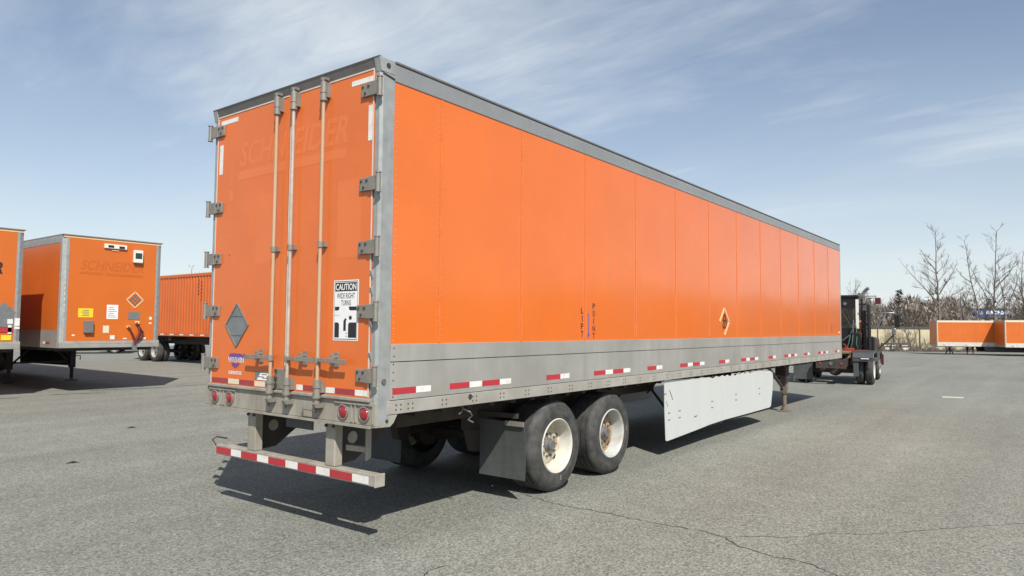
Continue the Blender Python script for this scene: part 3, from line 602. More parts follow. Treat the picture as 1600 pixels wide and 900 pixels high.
# landing gear
for yc in (.42, 2.18):
    lg = MB(); lg.box(12.44, 12.58, yc-.07, yc+.07, .42, 1.02); lg.cyl((12.51, yc, .06), (12.51, yc, .45), .048, n=14)
    lo = lg.build('landing_leg', 'leg_brown', T, bevel=.006)
    MB().box(12.36, 12.66, yc-.12, yc+.12, 0, .028).build('foot', 'leg_brown', lo, bevel=.006)
    MB().cyl((12.51, yc, .028), (12.51, yc, .09), .07, n=14).build('foot_socket', 'leg_brown', lo)
    MB().obox((12.51, yc, .48), (11.75, yc+(.12 if yc < 1 else -.12), 1.03), .05, .05).build('brace', 'leg_brown', lo)
    MB().obox((12.51, yc, .48), (13.25, yc+(.12 if yc < 1 else -.12), 1.03), .05, .05).build('brace', 'leg_brown', lo)
    MB().cyl((12.51, yc, .40), (12.51, yc, .44), .075, n=14).build('collar', 'leg_brown', lo)
MB().obox((12.51, .49, .75), (12.51, 2.11, .75), .06, .06).build('landing_crossbar', 'chassis_dark', T)
MB().box(12.38, 12.62, .34, .58, .80, 1.02).build('gear_box', 'chassis_dark', T, bevel=.01)
MB().tube([(12.5, .34, .86), (12.5, .2, .86), (12.5, .2, .70)], .014).build('crank_handle', 'leg_brown', T)
MB().box(14.2, 16.0, .5, 2.1, 1.06, 1.1).build('coupler_plate', 'chassis_rust', T)
# side lettering and marks
US, VS_ = (1, 0, 0), (0, 0, 1)
for k, ch in enumerate('LIFT'): text_mb(ch, (3.165 if ch != 'I' else 3.185, -.0015, 2.01-k*.092), US, VS_, .055 if ch != 'I' else .016, .07, bold=.014).build('lettering', 'black_print', T, recalc=False)
for k, ch in enumerate('POINT'): text_mb(ch, (3.43 if ch != 'I' else 3.45, -.0015, 2.07-k*.09), US, VS_, .058 if ch != 'I' else .016, .07, bold=.014).build('lettering', 'black_print', T, recalc=False)
ar = MB(); ar.add([(3.328, -.0015, 2.015), (3.328, -.0015, 1.77), (3.344, -.0015, 1.77), (3.344, -.0015, 2.015)], [(0, 1, 2, 3)]); ar.add([(3.308, -.0015, 1.77), (3.336, -.0015, 1.712), (3.364, -.0015, 1.77)], [(0, 1, 2)]); ar.build('arrow_mark', 'blue_print', T, recalc=False)
def placard_side(xc, zc, hw, hh):
    d = MB()
    pts = [Vector((xc-hw, 0, zc)), Vector((xc, 0, zc-hh)), Vector((xc+hw, 0, zc)), Vector((xc, 0, zc+hh))]
    for i, (a, b) in enumerate(zip(pts, pts[1:]+pts[:1])):
        if i == 0: continue
        d.obox(a+Vector((0, -.004, 0)), b+Vector((0, -.004, 0)), .008, .035, (0, -1, 0)) if False else d.obox(a+Vector((0, -.005, 0)), b+Vector((0, -.005, 0)), .038, .008, (0, -1, 0))
    p = d.build('placard_frame', 'pale_orange', T)
    s_ = MB(); 
    s_.obox((xc-hw*.38, -.006, zc+hh*.12), (xc+hw*.38, -.006, zc+hh*.12), .02, .006, (0, -1, 0)); s_.obox((xc-hw*.3, -.006, zc-hh*.45), (xc+hw*.25, -.006, zc-hh*.45), .016, .006, (0, -1, 0))
    for dx in (-.05, .02, .09): s_.obox((xc+dx-.03, -.006, zc-hh*.4), (xc+dx+.02, -.006, zc+hh*.08), .018, .006, (0, -1, 0))
    s_.obox((xc-.06, -.006, zc+hh*.2), (xc, -.006, zc+hh*.6), .022, .006, (0, -1, 0)); s_.obox((xc+.06, -.006, zc+hh*.2), (xc, -.006, zc+hh*.6), .022, .006, (0, -1, 0))
    s_.build('placard_clips', 'black_print', p)
placard_side(7.76, 1.965, .215, .225)
for z in (1.78, 1.86, 1.93): MB().box(15.1, 15.13, -.002, -.001, z, z+.05).build('lettering', 'black_print', T)
MB().box(15.85, 15.95, -.014, 0, 1.76, 1.80).build('marker_lamp', 'tape_cream', T)

# ------------------------------------------------------------------ OTHER BOX TRAILERS (nose at local x = 0, seen from the nose end)
def van(name, label, loc, rz, zb=1.22, zt=4.2, Ln=16.15, group=None, ghost=True, wheels=True, cream_trim=False, skirt=True, nose=True, legx=4.9):
    t = thing(name, label, 'trailer', loc, rz, group)
    h = 1.3; n = 12; edge_m = 'tape_cream' if cream_trim else 'galvanised'
    for sg in (-1, 1):
        for i in range(n):
            a = .12 + (Ln-.3)*i/n; b = .12 + (Ln-.3)*(i+1)/n
            MB().box(a+.004, b-.004, min(sg*(h-.03), sg*h), max(sg*(h-.03), sg*h), zb+.47, zt-.2).build('side_panel', 'far_orange', t)
        MB().box(.1, Ln-.1, min(sg*(h-.03), sg*(h+.006)), max(sg*(h-.03), sg*(h+.006)), zb+.0, zb+.468).build('lower_band', 'aluminium' if not cream_trim else 'concrete', t)
        MB().box(.1, Ln-.1, min(sg*(h-.03), sg*(h+.006)), max(sg*(h-.03), sg*(h+.006)), zt-.198, zt).build('top_rail', edge_m, t)
        MB().prism([(.0, sg*(h-.16)), (.0, sg*(h-.10)), (.05, sg*(h-.01)), (.12, sg*(h+.008)), (.12, sg*(h-.16))], 'xy', zb+.02, zt-.01).build('nose_post', 'galvanised' if not cream_trim else 'tape_cream', t)
        MB().box(Ln-.12, Ln, min(sg*(h-.08), sg*(h+.008)), max(sg*(h-.08), sg*(h+.008)), zb, zt).build('rear_post', 'galvanised', t)
        for k in range(7):
            x = .6 + k*2.3
            MB().box(x, x+.28, min(sg*(h+.0065), sg*(h+.009)), max(sg*(h+.0065), sg*(h+.009)), zb+.1, zb+.16).build('reflective_tape', 'tape_dull_red', t)
            MB().box(x+.285, x+.46, min(sg*(h+.0065), sg*(h+.009)), max(sg*(h+.0065), sg*(h+.009)), zb+.1, zb+.16).build('reflective_tape', 'tape_white', t)
    MB().box(.0, .05, -(h-.162), h-.162, zb+.19, zt-.06).build('nose_panel', 'far_orange', t)
    MB().box(-.015, .1, -h, h, zb, zb+.10).build('nose_sill', 'aluminium', t, bevel=.01)
    MB().box(-.006, .09, -h, h, zb+.104, zb+.186).build('nose_rail', 'rail_metal', t, bevel=.006)
    MB().box(-.006, .1, -(h-.02), h-.02, zt-.055, zt-.004).build('nose_header', 'pale_orange' if nose else 'aluminium', t)
    MB().box(-.03, Ln, -h-.012, h+.012, zt+.001, zt+.03).build('roof', 'top_rail', t, bevel=.006)
    MB().box(Ln-.05, Ln-.005, -(h-.08), h-.08, zb, zt-.01).build('rear_doors', 'far_orange', t)
    MB().box(.1, Ln-.1, -(h-.05), h-.05, zb+.01, zb+.09).build('floor', 'chassis_dark', t)
    cmm = MB(); x = .4
    while x < Ln-.3: cmm.box(x-.04, x+.04, -h+.06, h-.06, zb-.09, zb+.008); x += .6
    cmm.build('cross_members', 'chassis_dark', t, kind='stuff')
    for y in (-.88, .88):
        lg = MB(); lg.box(legx-.08, legx+.08, y-.08, y+.08, .42, zb-.02); lg.cyl((legx, y, .05), (legx, y, .45), .055, n=12)
        lo = lg.build('landing_leg', 'chassis_dark', t)
        MB().box(legx-.16, legx+.16, y-.14, y+.14, 0, .03).build('foot', 'chassis_dark', lo)
        MB().obox((legx, y, .5), (legx+.8, y, zb-.05), .06, .06).build('brace', 'chassis_dark', lo)
        MB().obox((legx, y, .5), (legx, y*.3, zb-.05), .05, .05).build('brace', 'chassis_dark', lo)
    MB().obox((legx, -.8, .62), (legx, .8, .62), .05, .05).build('landing_crossbar', 'chassis_dark', t)
    MB().tube([(legx, -.95, .80), (legx, -1.12, .80), (legx, -1.12, .66)], .016).build('crank_handle', 'chassis_dark', t)
    if skirt:
        for sg in (-1, 1): MB().prism([(legx+1.0, zb-.01), (Ln-5.4, zb-.01), (Ln-5.5, .36), (legx+1.15, .42)], 'xz', sg*1.25-.006, sg*1.25+.006).build('side_skirt', 'chassis_dark' if not cream_trim else 'fender_grey', t)
    if wheels:
        for xx in (Ln-2.7, Ln-3.95):
            MB().cyl((xx, -1, .51), (xx, 1, .51), .065, n=12).build('axle', 'chassis_dark', t)
            wheel(t, xx, -1.255, 1, detail=False, rimmat='rim_dull'); wheel(t, xx, 1.255, -1, detail=False, rimmat='rim_dull')
        for sg in (-1, 1): MB().box(Ln-5, Ln-1.6, sg*.6-.05, sg*.6+.05, .7, zb-.1).build('slider_rail', 'chassis_dark', t)
    return t
UN = (0, -1, 0)
def nrect(t, name, mt, ya, yb, z0, z1, x0=-.006, x1=.0, bevel=0): return MB().box(x0, x1, min(ya, yb), max(ya, yb), z0, z1).build(name, mt, t, bevel=bevel)
t2 = van('semi_trailer', 'orange box trailer seen nose-on with faded lettering and a yellow sticker on its front', (4.8, 16.2, 0), R(90), zb=1.2, zt=4.19, group='trailers parked in a row, noses towards the camera')
mk = nrect(t2, 'marker_lamp_housing', 'white_plastic', .29, -.30, 3.93, 4.05, -.05, -.001, .01)
nrect(mk, 'lens', 'black_print', .20, .05, 3.955, 4.02, -.055, -.0505); nrect(mk, 'lens', 'black_print', -.09, -.235, 3.945, 4.01, -.055, -.0505)
nrect(t2, 'lamp_bracket', 'pale_orange', .08, -.10, 3.87, 3.89, -.02, -.001)
un = nrect(t2, 'vent_unit', 'white_plastic', -.48, -.73, 3.58, 3.94, -.10, -.001, .02)
nrect(un, 'grille', 'black_print', -.51, -.69, 3.70, 3.86, -.106, -.101)
for k in range(4): nrect(un, 'grille_bar', 'green_hose', -.515, -.685, 3.715+k*.037, 3.727+k*.037, -.112, -.1065)
text_mb('SCHNEIDER', (0, .86, 3.30), UN, VR, 1.66, .27, shear=.25, bold=.02, n_off=.0025).build('faded_lettering', 'ghost_dark', t2, recalc=False)
nrect(t2, 'faded_stripe', 'ghost_dark', .88, .30, 3.185, 3.25, -.003, -.0005); nrect(t2, 'faded_stripe', 'ghost_dark', .22, -.78, 3.175, 3.24, -.003, -.0005)
def nose_placard(t, yc, zc, s_, mt):
    d = MB(); P = [Vector((-.006, yc+s_, zc)), Vector((-.006, yc, zc-s_)), Vector((-.006, yc-s_, zc)), Vector((-.006, yc, zc+s_))]
    for a, b in zip(P, P[1:]+P[:1]): d.obox(a, b, .03, .01, (1, 0, 0))
    p = d.build('placard_frame', mt, t)
    g = MB()
    for k in (-.1, 0, .1):
        g.obox((-.007, yc+k-.08, zc+k+.08), (-.007, yc+k+.08, zc+k-.08), .025, .008, (1, 0, 0)) if False else None
        g.obox((-.007, yc-.09+k*.6, zc-.09-k*.6), (-.007, yc+.09+k*.6, zc+.09-k*.6), .02, .008, (1, 0, 0)); g.obox((-.0075, yc-.09+k*.6, zc+.09+k*.6), (-.0075, yc+.09+k*.6, zc-.09+k*.6), .02, .008, (1, 0, 0))
    g.build('placard_clips', 'box_grey', p)
nose_placard(t2, -.585, 2.53, .225, 'pale_orange')
ys = nrect(t2, 'yellow_sticker', 'yellow_print', .87, .50, 2.02, 2.26, -.004, -.0005)
for k in range(4): nrect(ys, 'sticker_print', 'box_grey', .78-.03*(k % 2), .60, 2.06+k*.045, 2.078+k*.045, -.0055, -.0042)
ws = nrect(t2, 'white_sticker', 'white_print', .155, -.14, 1.985, 2.375, -.004, -.0005)
for k in range(6): nrect(ws, 'sticker_print', 'placard_grey', .12, -.105+.04*(k % 3), 2.03+k*.052, 2.046+k*.052, -.0055, -.0042)
nrect(t2, 'grey_plate', 'placard_grey', -.42, -.73, 1.98, 2.19, -.008, -.0005)
nrect(t2, 'document_box', 'box_grey', .73, .50, 1.60, 1.93, -.09, -.001, .015)
nrect(t2, 'small_sticker', 'tape_cream', .235, .08, 1.60, 1.80, -.004, -.0005); nrect(t2, 'small_sticker', 'tape_white', .045, -.075, 1.425, 1.535, -.004, -.0005)
nrect(t2, 'small_sticker', 'tape_white', -1.0, -1.07, 1.98, 2.06, -.004, -.0005); nrect(t2, 'small_sticker', 'tape_white', -.99, -1.07, 1.86, 1.9, -.004, -.0005)
nrect(t2, 'small_sticker', 'tape_white', -.83, -.92, 1.42, 1.48, -.004, -.0005); nrect(t2, 'small_sticker', 'tape_white', -.3, -.4, 1.43, 1.46, -.004, -.0005)
nrect(t2, 'small_sticker', 'tape_white', 1.0, .93, 1.52, 1.56, -.004, -.0005)
hs = MB(); hs.tube([(-.05, -.60, 1.26), (-.07, -.60, 1.40), (-.08, -.52, 1.56), (-.06, -.45, 1.72), (-.05, -.40, 1.78)], .03, n=8); hs.tube([(-.05, -.60, 1.30), (-.08, -.66, 1.48), (-.09, -.70, 1.62), (-.08, -.68, 1.78), (-.06, -.62, 1.90)], .035, n=8)
hs.tube([(-.05, -.62, 1.34), (-.06, -.78, 1.52), (-.08, -.80, 1.62), (-.06, -.72, 1.75)], .03, n=8)
h_ = hs.build('air_hoses', 'red_hose', t2, smooth=50)
nrect(t2, 'gladhand', 'tape_cream', -.60, -.70, 1.86, 1.93, -.08, -.001, .01); nrect(t2, 'gladhand', 'pale_orange', -.38, -.46, 1.74, 1.80, -.07, -.001, .01); nrect(t2, 'hose_bracket', 'placard_grey', -.54, -.66, 1.10, 1.36, -.06, -.016)
for k in range(8): nrect(t2, 'post_mark', 'tape_white', 1.215, 1.195, 2.15+k*.15, 2.22+k*.15, .0, .004)
t1 = van('semi_trailer', 'orange box trailer at the left edge with black lettering and stickers on its nose', (1.33, 16.2, 0), R(90), zb=1.2, zt=4.19, group='trailers parked in a row, noses towards the camera')
text_mb('SCHNEIDER', (0, .86, 3.06), UN, VR, 1.72, .30, shear=.25, bold=.03, n_off=.0025).build('lettering', 'black_print', t1, recalc=False)
nrect(t1, 'stripe', 'black_print', .88, -.80, 2.93, 3.0, -.003, -.0005)
pd = MB().prism([(-.66, 2.12), (-.92, 2.37), (-1.18, 2.12), (-.92, 1.87)], 'yz', -.008, -.001).build('placard_holder', 'placard_grey', t1)
nrect(t1, 'grey_plate', 'placard_grey', -.6, -1.13, 1.75, 2.10, -.012, -.009)
for mt, a, b, c, d in (('tape_white', -1.0, -1.12, 1.83, 1.95), ('red_print', -.78, -1.13, 1.62, 1.74), ('tape_white', -1.02, -1.10, 1.58, 1.80), ('yellow_print', -.88, -1.10, 1.42, 1.55)): nrect(t1, 'small_sticker', mt, a, b, c, d, -.016, -.0125)
for c, d in ((1.78, 1.97), (1.70, 1.76)): nrect(t1, 'post_sticker', 'tape_white', -1.16, -1.27, c, d, -.004, .02)
# third: corrugated container on a chassis
def container():
    t = thing('container_trailer', 'orange corrugated shipping container on a dark wheeled chassis behind the parked trailers', 'trailer', (14.3, 17.55, 0), R(90))
    Lc, zb, zt, h = 16.15, 1.30, 4.22, 1.28
    for sg in (-1, 1):
        m_ = MB(); P = .26; x = .12; pr = []
        while x < Lc-.2: pr += [(x, 0), (x+.09, 0), (x+.13, .036), (x+.22, .036)]; x += P
        vs_ = []; fs = []
        for i, (xx, d) in enumerate(pr):
            vs_ += [(xx, sg*(h-d), zb+.16), (xx, sg*(h-d), zt-.12)]
            if i: fs.append((2*i-2, 2*i, 2*i+1, 2*i-1))
        m_.add(vs_, fs).build('corrugated_side', 'container_orange', t)
        MB().box(0, Lc, min(sg*(h-.06), sg*(h+.01)), max(sg*(h-.06), sg*(h+.01)), zt-.12, zt).build('top_rail', 'container_orange', t)
        MB().box(0, Lc, min(sg*(h-.06), sg*(h+.012)), max(sg*(h-.06), sg*(h+.012)), zt+.001, zt+.03).build('roof_edge', 'pale_orange', t)
        br = MB().box(0, Lc, min(sg*(h-.06), sg*(h+.012)), max(sg*(h-.06), sg*(h+.012)), zb, zb+.16).build('bottom_rail', 'container_orange', t)
        for k in range(17): MB().box(.3+k*.93, .3+k*.93+.34, min(sg*(h+.0125), sg*(h+.016)), max(sg*(h+.0125), sg*(h+.016)), zb+.04, zb+.10).build('reflective_tape', 'tape_white', br)
        for x in (0, Lc-.1): MB().box(x, x+.1, min(sg*(h-.1), sg*(h+.014)), max(sg*(h-.1), sg*(h+.014)), zb, zt).build('corner_post', 'container_orange', t)
    for k, (x, z0, z1) in enumerate(((9.25, 3.2, 3.95), (9.0, 2.9, 3.85))): 
        zz_ = z1
        while zz_ > z0: MB().box(x, x+.07, h+.001, h+.006, zz_-.10, zz_).build('lettering', 'black_print', t); zz_ -= .16
    MB().box(0.02, Lc-.02, -h+.06, h-.06, zt-.06, zt-.01).build('roof', 'container_orange', t)
    MB().box(0.02, .06, -h+.06, h-.06, zb, zt-.06).build('front_wall', 'container_orange', t); MB().box(Lc-.06, Lc-.02, -h+.06, h-.06, zb, zt-.06).build('doors', 'container_orange', t)
    MB().box(.1, Lc-.1, -h+.06, h-.06, zb+.02, zb+.1).build('floor', 'chassis_dark', t)
    for y in (-.45, .45): MB().box(.3, Lc-.1, y-.07, y+.07, .9, zb-.002).build('chassis_rail', 'chassis_dark', t)
    for x in (.3, 4, 8, 12, 15.9): MB().box(x-.1, x+.1, -1.2, 1.2, zb-.22, zb-.003).build('bolster', 'chassis_dark', t)
    for sg in (-1, 1):
        MB().box(3.2, 3.35, sg*.9-.07, sg*.9+.07, 0.0, 1.1).build('landing_leg', 'chassis_dark', t)
    for xx in (13.45, 14.75):
        MB().cyl((xx, -1, .51), (xx, 1, .51), .07, n=12).build('axle', 'chassis_dark', t)
        for sg in (-1, 1):
            wheel(t, xx, sg*1.22, -sg, w=.28, deep=.12, detail=False, rimmat='rim_dull')
            wheel(t, xx, sg*.90, -sg, w=.28, deep=.12, detail=False, rimmat='rim_dull')
    return t
container()

# ------------------------------------------------------------------ parked cars beyond the row
def car(label, loc, rz, paint, group):
    t = thing('parked_car', label, 'car', loc, rz, group)
    # body section stations along x (length 4.5), profile in xz extruded with tumblehome
    lower = [(-2.2, .35), (-2.25, .6), (-2.2, .82), (-1.5, .95), (1.0, .98), (1.9, .86), (2.2, .66), (2.25, .4), (2.15, .25), (1.75, .25)]
    arch = []
    for cx in (1.35, -1.35):
        arch += [(cx+.38*math.cos(a), .3+.38*math.sin(a)) for a in [math.pi*i/8 for i in range(9)]]
    poly = lower[:-1] + [(1.75, .25)] + arch[:9] + arch[9:] + [(-2.1, .25)]
    b = MB().prism(poly, 'xz', -.88, .88).build('body', paint, t, bevel=.06, smooth=40)
    roof = [(-1.75, .95), (-1.15, 1.42), (.25, 1.46), (1.05, .975)]
    r_ = MB(); vs_ = []
    for y, k in ((-.84, 0), (-.66, 1), (.66, 1), (.84, 0)):
        pass
    lo = [(-1.75, .95), (1.05, .975)]; hi = [(-1.1, 1.42), (.2, 1.45)]
    vs_ = [(x, s*.84, z) for s in (-1, 1) for x, z in lo] + [(x, s*.62, z) for s in (-1, 1) for x, z in hi]
    r_.add(vs_, [(0, 1, 5, 4), (2, 6, 7, 3), (4, 5, 7, 6), (0, 4, 6, 2), (1, 3, 7, 5), (0, 2, 3, 1)]); r_.build('cabin', 'dark_glass', t, bevel=.03)
    MB().box(-1.08, .18, -.6, .6, 1.44, 1.47).build('roof', paint, t, bevel=.02)
    for x in (1.35, -1.35):
        for s in (-1, 1): wheel(t, x, s*.89, -s, R0=.33, w=.21, rim=.215, deep=.03, rimmat='car_silver', detail=False)
    for s in (-1, 1):
        MB().box(2.17, 2.26, s*.62-.17, s*.62+.17, .62, .74).build('headlight', 'white_plastic', t, bevel=.02); MB().box(-2.26, -2.19, s*.66-.14, s*.66+.14, .66, .8).build('tail_light', 'lens_red', t, bevel=.02)
    return t
car('dark parked car with pale wheel hubs seen under the nearest nose-on trailer', (15.3, 43.7, 0), R(-30), 'car_dark', 'cars parked beyond the trailers')
car('white parked car beside the dark car, glimpsed under the orange trailer', (18.4, 44.4, 0), R(-48), 'car_white', 'cars parked beyond the trailers')

# ------------------------------------------------------------------ YARD TRACTOR
def tractor():
    t = thing('yard_tractor', 'black single-cab yard tractor with bare fifth wheel ahead of the trailer nose', 'truck', (22.45, 1.6, 0), R(5.5))
    for y in (-.42, .42): MB().box(-1.0, 3.9, y-.05, y+.05, .62, .88).build('frame_rail', 'chassis_dark', t)
    for sg in (-1, 1):
        wheel(t, 0, sg*1.22, -sg, R0=.5, w=.26, rim=.30, deep=.13, detail=False)
        wheel(t, 0, sg*.93, -sg, R0=.5, w=.26, rim=.30, deep=.10, detail=False)
        wheel(t, 2.95, sg*1.16, -sg, R0=.5, w=.28, rim=.30, deep=.06, detail=False)
        # flat-topped fender over the drive wheels
        f = MB().prism([(-.72, .92), (-.62, 1.09), (.60, 1.14), (.80, .90), (.74, .90), (.56, 1.08), (-.58, 1.04), (-.66, .92)], 'xz', min(sg*.62, sg*1.26), max(sg*.62, sg*1.26)).build('rear_fender', 'fender_grey', t, bevel=.01)
        MB().box(-.70, -.66, min(sg*.62, sg*1.26), max(sg*.62, sg*1.26), .80, .91).build('fender_valance', 'fender_grey', f)
        MB().box(-.735, -.705, sg*1.0-.12, sg*1.0+.12, .88, .91).build('reflector', 'tape_white', f)
        if sg == 1: MB().box(-.74, -.72, .62, 1.24, .14, .80).build('mud_flap', 'flap_rubber', t)
        else: MB().box(-.66, -.645, -.80, -.64, .3, .80).build('mud_flap', 'flap_rubber', t)
        ff = MB().prism([(2.35, .75), (2.55, 1.05), (3.35, 1.08), (3.5, .75), (3.45, .75), (3.3, 1.03), (2.6, 1.0), (2.4, .75)], 'xz', min(sg*.8, sg*1.2), max(sg*.8, sg*1.2)).build('front_fender', 'fender_grey', t)
        MB().box(3.45, 3.55, sg*1.0-.09, sg*1.0+.09, .62, .74).build('headlight', 'white_plastic', t)
    MB().cyl((0, -1, .5), (0, 1, .5), .14, n=14).build('rear_axle', 'chassis_dark', t); MB().cyl((2.95, -.9, .5), (2.95, .9, .5), .08, n=12).build('front_axle', 'chassis_dark', t)
    MB().lathe([(.0005, -.2), (.18, -.16), (.24, 0), (.18, .16), (.0005, .2)], (0, 0, .5), (1, 0, 0), 18).build('differential', 'chassis_rust', t, smooth=50)
    # fifth wheel with throat
    MB().prism([(-.55, .42), (-.45, .52), (.2, .50), (.42, .25), (.42, -.25), (.2, -.50), (-.45, -.52), (-.55, -.42), (-.60, -.16), (-.15, -.05), (-.15, .05), (-.60, .16)], 'xy', 1.04, 1.12).build('fifth_wheel', 'fifth_wheel', t, bevel=.012)
    for sg in (-1, 1): MB().prism([(-.25, .89), (.25, .89), (.12, 1.038), (-.12, 1.038)], 'xz', sg*.42-.06, sg*.42+.06).build('fifth_wheel_bracket', 'fifth_wheel', t)
    MB().box(-1.05, -1.0, -.47, .47, .55, .86).build('rear_crossmember', 'chassis_dark', t, bevel=.01)
    MB().cyl((-1.07, .0, .72), (-1.05, 0, .72), .06, n=12).build('tow_socket', 'hub_grey', t)
    for sg in (-1, 1): MB().cyl((-1.07, sg*.33, .72), (-1.05, sg*.33, .72), .04, n=12).build('tail_lamp', 'tape_dull_red', t)
    MB().box(.7, 1.45, -1.2, -.55, .72, .9).build('fuel_tank', 'fender_grey', t, bevel=.03)
    MB().box(.75, 1.5, .6, 1.2, .5, .95).build('step_box', 'chassis_dark', t, bevel=.02)
    MB().box(.82, 3.5, -1.1, 1.1, .93, 1.04).build('deck', 'cab_black', t, bevel=.01)
    MB().box(.80, .86, -1.0, 1.0, 1.05, 1.15).build('deck_edge', 'tractor_red', t)
    # cab, offset to the left: posts, sills, roof, glazing
    x0, x1, ya, yb, z0, z1 = 1.25, 2.75, -.62, 1.12, 1.05, 3.02
    cab = MB().box(x0-.06, x1+.05, ya-.05, yb+.05, z1, z1+.09).build('cab_roof', 'cab_black', t, bevel=.03)
    for x in (x0, x1-.09):
        for y in (ya, yb-.09): MB().box(x, x+.09, y, y+.09, z0, z1-.001).build('cab_pillar', 'cab_black', t, bevel=.01)
    for y in (ya, yb-.05): MB().box(x0+.09, x1-.09, y, y+.05, z0, 1.75).build('cab_side', 'cab_black', t)
    MB().box(x1-.05, x1, ya+.09, yb-.09, z0, 1.75).build('cab_front', 'cab_black', t); MB().box(x0, x0+.05, ya+.09, yb-.09, z0, 1.92).build('cab_back', 'cab_black', t)
    MB().box(x0, x0+.05, ya+.09, yb-.09, 2.62, z1-.002).build('cab_back_header', 'cab_black', t)
    MB().box(x0+.0, x0+.05, .22, .28, 1.92, 2.62).build('cab_back_bar', 'cab_black', t)
    gl = mat_glass()
    for nm, b in (('rear_window', (x0+.02, x0+.026, ya+.09, yb-.09, 1.92, 2.62)), ('windscreen', (x1-.03, x1-.024, ya+.09, yb-.09, 1.75, z1)), ('side_window', (x0+.09, x1-.09, ya+.02, ya+.026, 1.75, z1)), ('side_window', (x0+.09, x1-.09, yb-.03, yb-.024, 1.75, z1))):
        MB().box(*b).build(nm, 'clear_glass', t)
    MB().box(1.55, 1.72, .0, .55, 1.6, 2.35).build('seat_back', 'cab_black', t, bevel=.04); MB().box(1.6, 2.1, .0, .55, 1.45, 1.6).build('seat', 'cab_black', t, bevel=.04)
    MB().box(x0-.02, x0-.001, ya-.03, ya+.07, 1.9, 2.95).build('pale_corner_strip', 'white_plastic', t)
    MB().lathe([(.0005, 0), (.13, .01), (.15, .04)], (x0-.03, .1, 1.65), (1, 0, 0), 18).build('rear_lamp', 'hub_grey', t)
    # engine hood on the right
    MB().prism([(1.5, 1.05), (1.5, 1.62), (3.3, 1.55), (3.6, 1.35), (3.6, 1.05)], 'xz', -1.12, -.70).build('engine_hood', 'cab_black', t, bevel=.04)
    MB().box(3.5, 3.7, -1.15, 1.15, .55, .9).build('front_bumper', 'cab_black', t, bevel=.03)
    MB().cyl((1.35, -.80, 1.05), (1.35, -.80, 2.55), .085, n=14).build('muffler', 'cab_black', t, smooth=50)
    ex = MB(); ex.cyl((1.35, -.80, 2.551), (1.35, -.80, 3.15), .055, n=12); ex.tube([(1.35, -.80, 3.12), (1.35, -.82, 3.22), (1.33, -.90, 3.31), (1.3, -.98, 3.34)], .055, n=12)
    ex.build('exhaust_stack', 'exhaust_metal', t, smooth=50)
    for z in (2.05, 2.35, 2.75): MB().box(1.22, 1.45, -.92, -.66, z, z+.05).build('exhaust_clamp', 'cab_black', t)
    MB().obox((1.3, -.6, 3.06), (1.3, -1.22, 3.06), .03, .03).build('lamp_arm', 'exhaust_metal', t); MB().obox((1.3, -.6, 2.98), (1.3, -1.22, 3.0), .02, .02).build('lamp_arm', 'exhaust_metal', t)
    wl = MB().box(1.2, 1.36, -1.36, -1.18, 2.78, 3.0).build('work_lamp', 'lamp_maroon', t, bevel=.02)
    # mirror on a bent arm
    MB().tube([(2.9, -1.10, 1.5), (2.9, -1.12, 2.42), (2.9, -1.16, 2.5), (2.9, -1.66, 2.5), (2.9, -1.72, 2.44), (2.9, -1.72, 1.98)], .024, n=8).build('mirror_arm', 'exhaust_metal', t, smooth=50)
    MB().box(2.86, 2.95, -1.85, -1.68, 1.95, 2.42).build('mirror', 'cab_black', t, bevel=.02)
    MB().tube([(2.9, -1.70, 1.75), (2.9, -1.45, 1.45), (2.9, -1.12, 1.15)], .025, n=6).build('mirror_brace', 'cab_black', t)
    MB().box(2.85, 2.93, -1.72, -1.58, 1.68, 1.92).build('round_mirror', 'exhaust_metal', t, bevel=.03)
    MB().box(3.0, 3.1, -1.28, -1.2, .55, .95).build('side_marker', 'lamp_maroon', t)
    # hoses
    rn = random.Random(5)
    for mt, y0, y1, zt_ in (('green_hose', -.45, -.15, 1.9), ('green_hose', -.55, -.62, 2.1), ('exhaust_metal', -.5, -.35, 2.2), ('red_hose', -.3, .25, 1.3), ('tractor_red', -.15, -.6, 1.35), ('exhaust_metal', -.45, .9, 1.75)):
        P = []
        for i in range(9):
            s_ = i/8; P.append((1.15-.12*math.sin(s_*3.1)+rn.uniform(-.02, .02), y0+(y1-y0)*s_+rn.uniform(-.02, .02), zt_-(zt_-1.12)*math.sin(s_*math.pi*.5)-.05*math.sin(s_*math.pi)))
        MB().tube(P, .018, n=6).build('air_hose', mt, t, smooth=50)
    MB().tube([(1.16, -.98, 1.1), (1.16, -.98, 2.6), (1.2, -.98, 2.75)], .06, n=10).build('air_intake', 'cab_black', t, smooth=50)
    MB().box(1.05, 1.3, -.70, -.40, 1.05, 1.75).build('battery_box', 'cab_black', t, bevel=.02)
    for z in (1.3, 1.9, 2.5): MB().obox((1.19, -.66, z), (1.19, -1.0, z), .03, .03).build('grab_rail', 'cab_black', t)
    for y in (-.2, .35, .75): MB().cyl((x0-.03, y, 2.80), (x0-.001, y, 2.80), .06, n=12).build('rear_work_light', 'hub_grey', t)
    MB().box(x1+.02, x1+.10, ya, yb, 2.9, 3.0).build('sun_visor', 'cab_black', t)
    MB().cyl((2.0, .2, z1+.09), (2.0, .2, z1+.2), .07, n=12).build('beacon', 'pale_orange', t, smooth=40)
    MB().box(.95, 1.2, -.5, -.2, 1.05, 1.2).build('valve_box', 'tractor_red', t, bevel=.02)
    return t
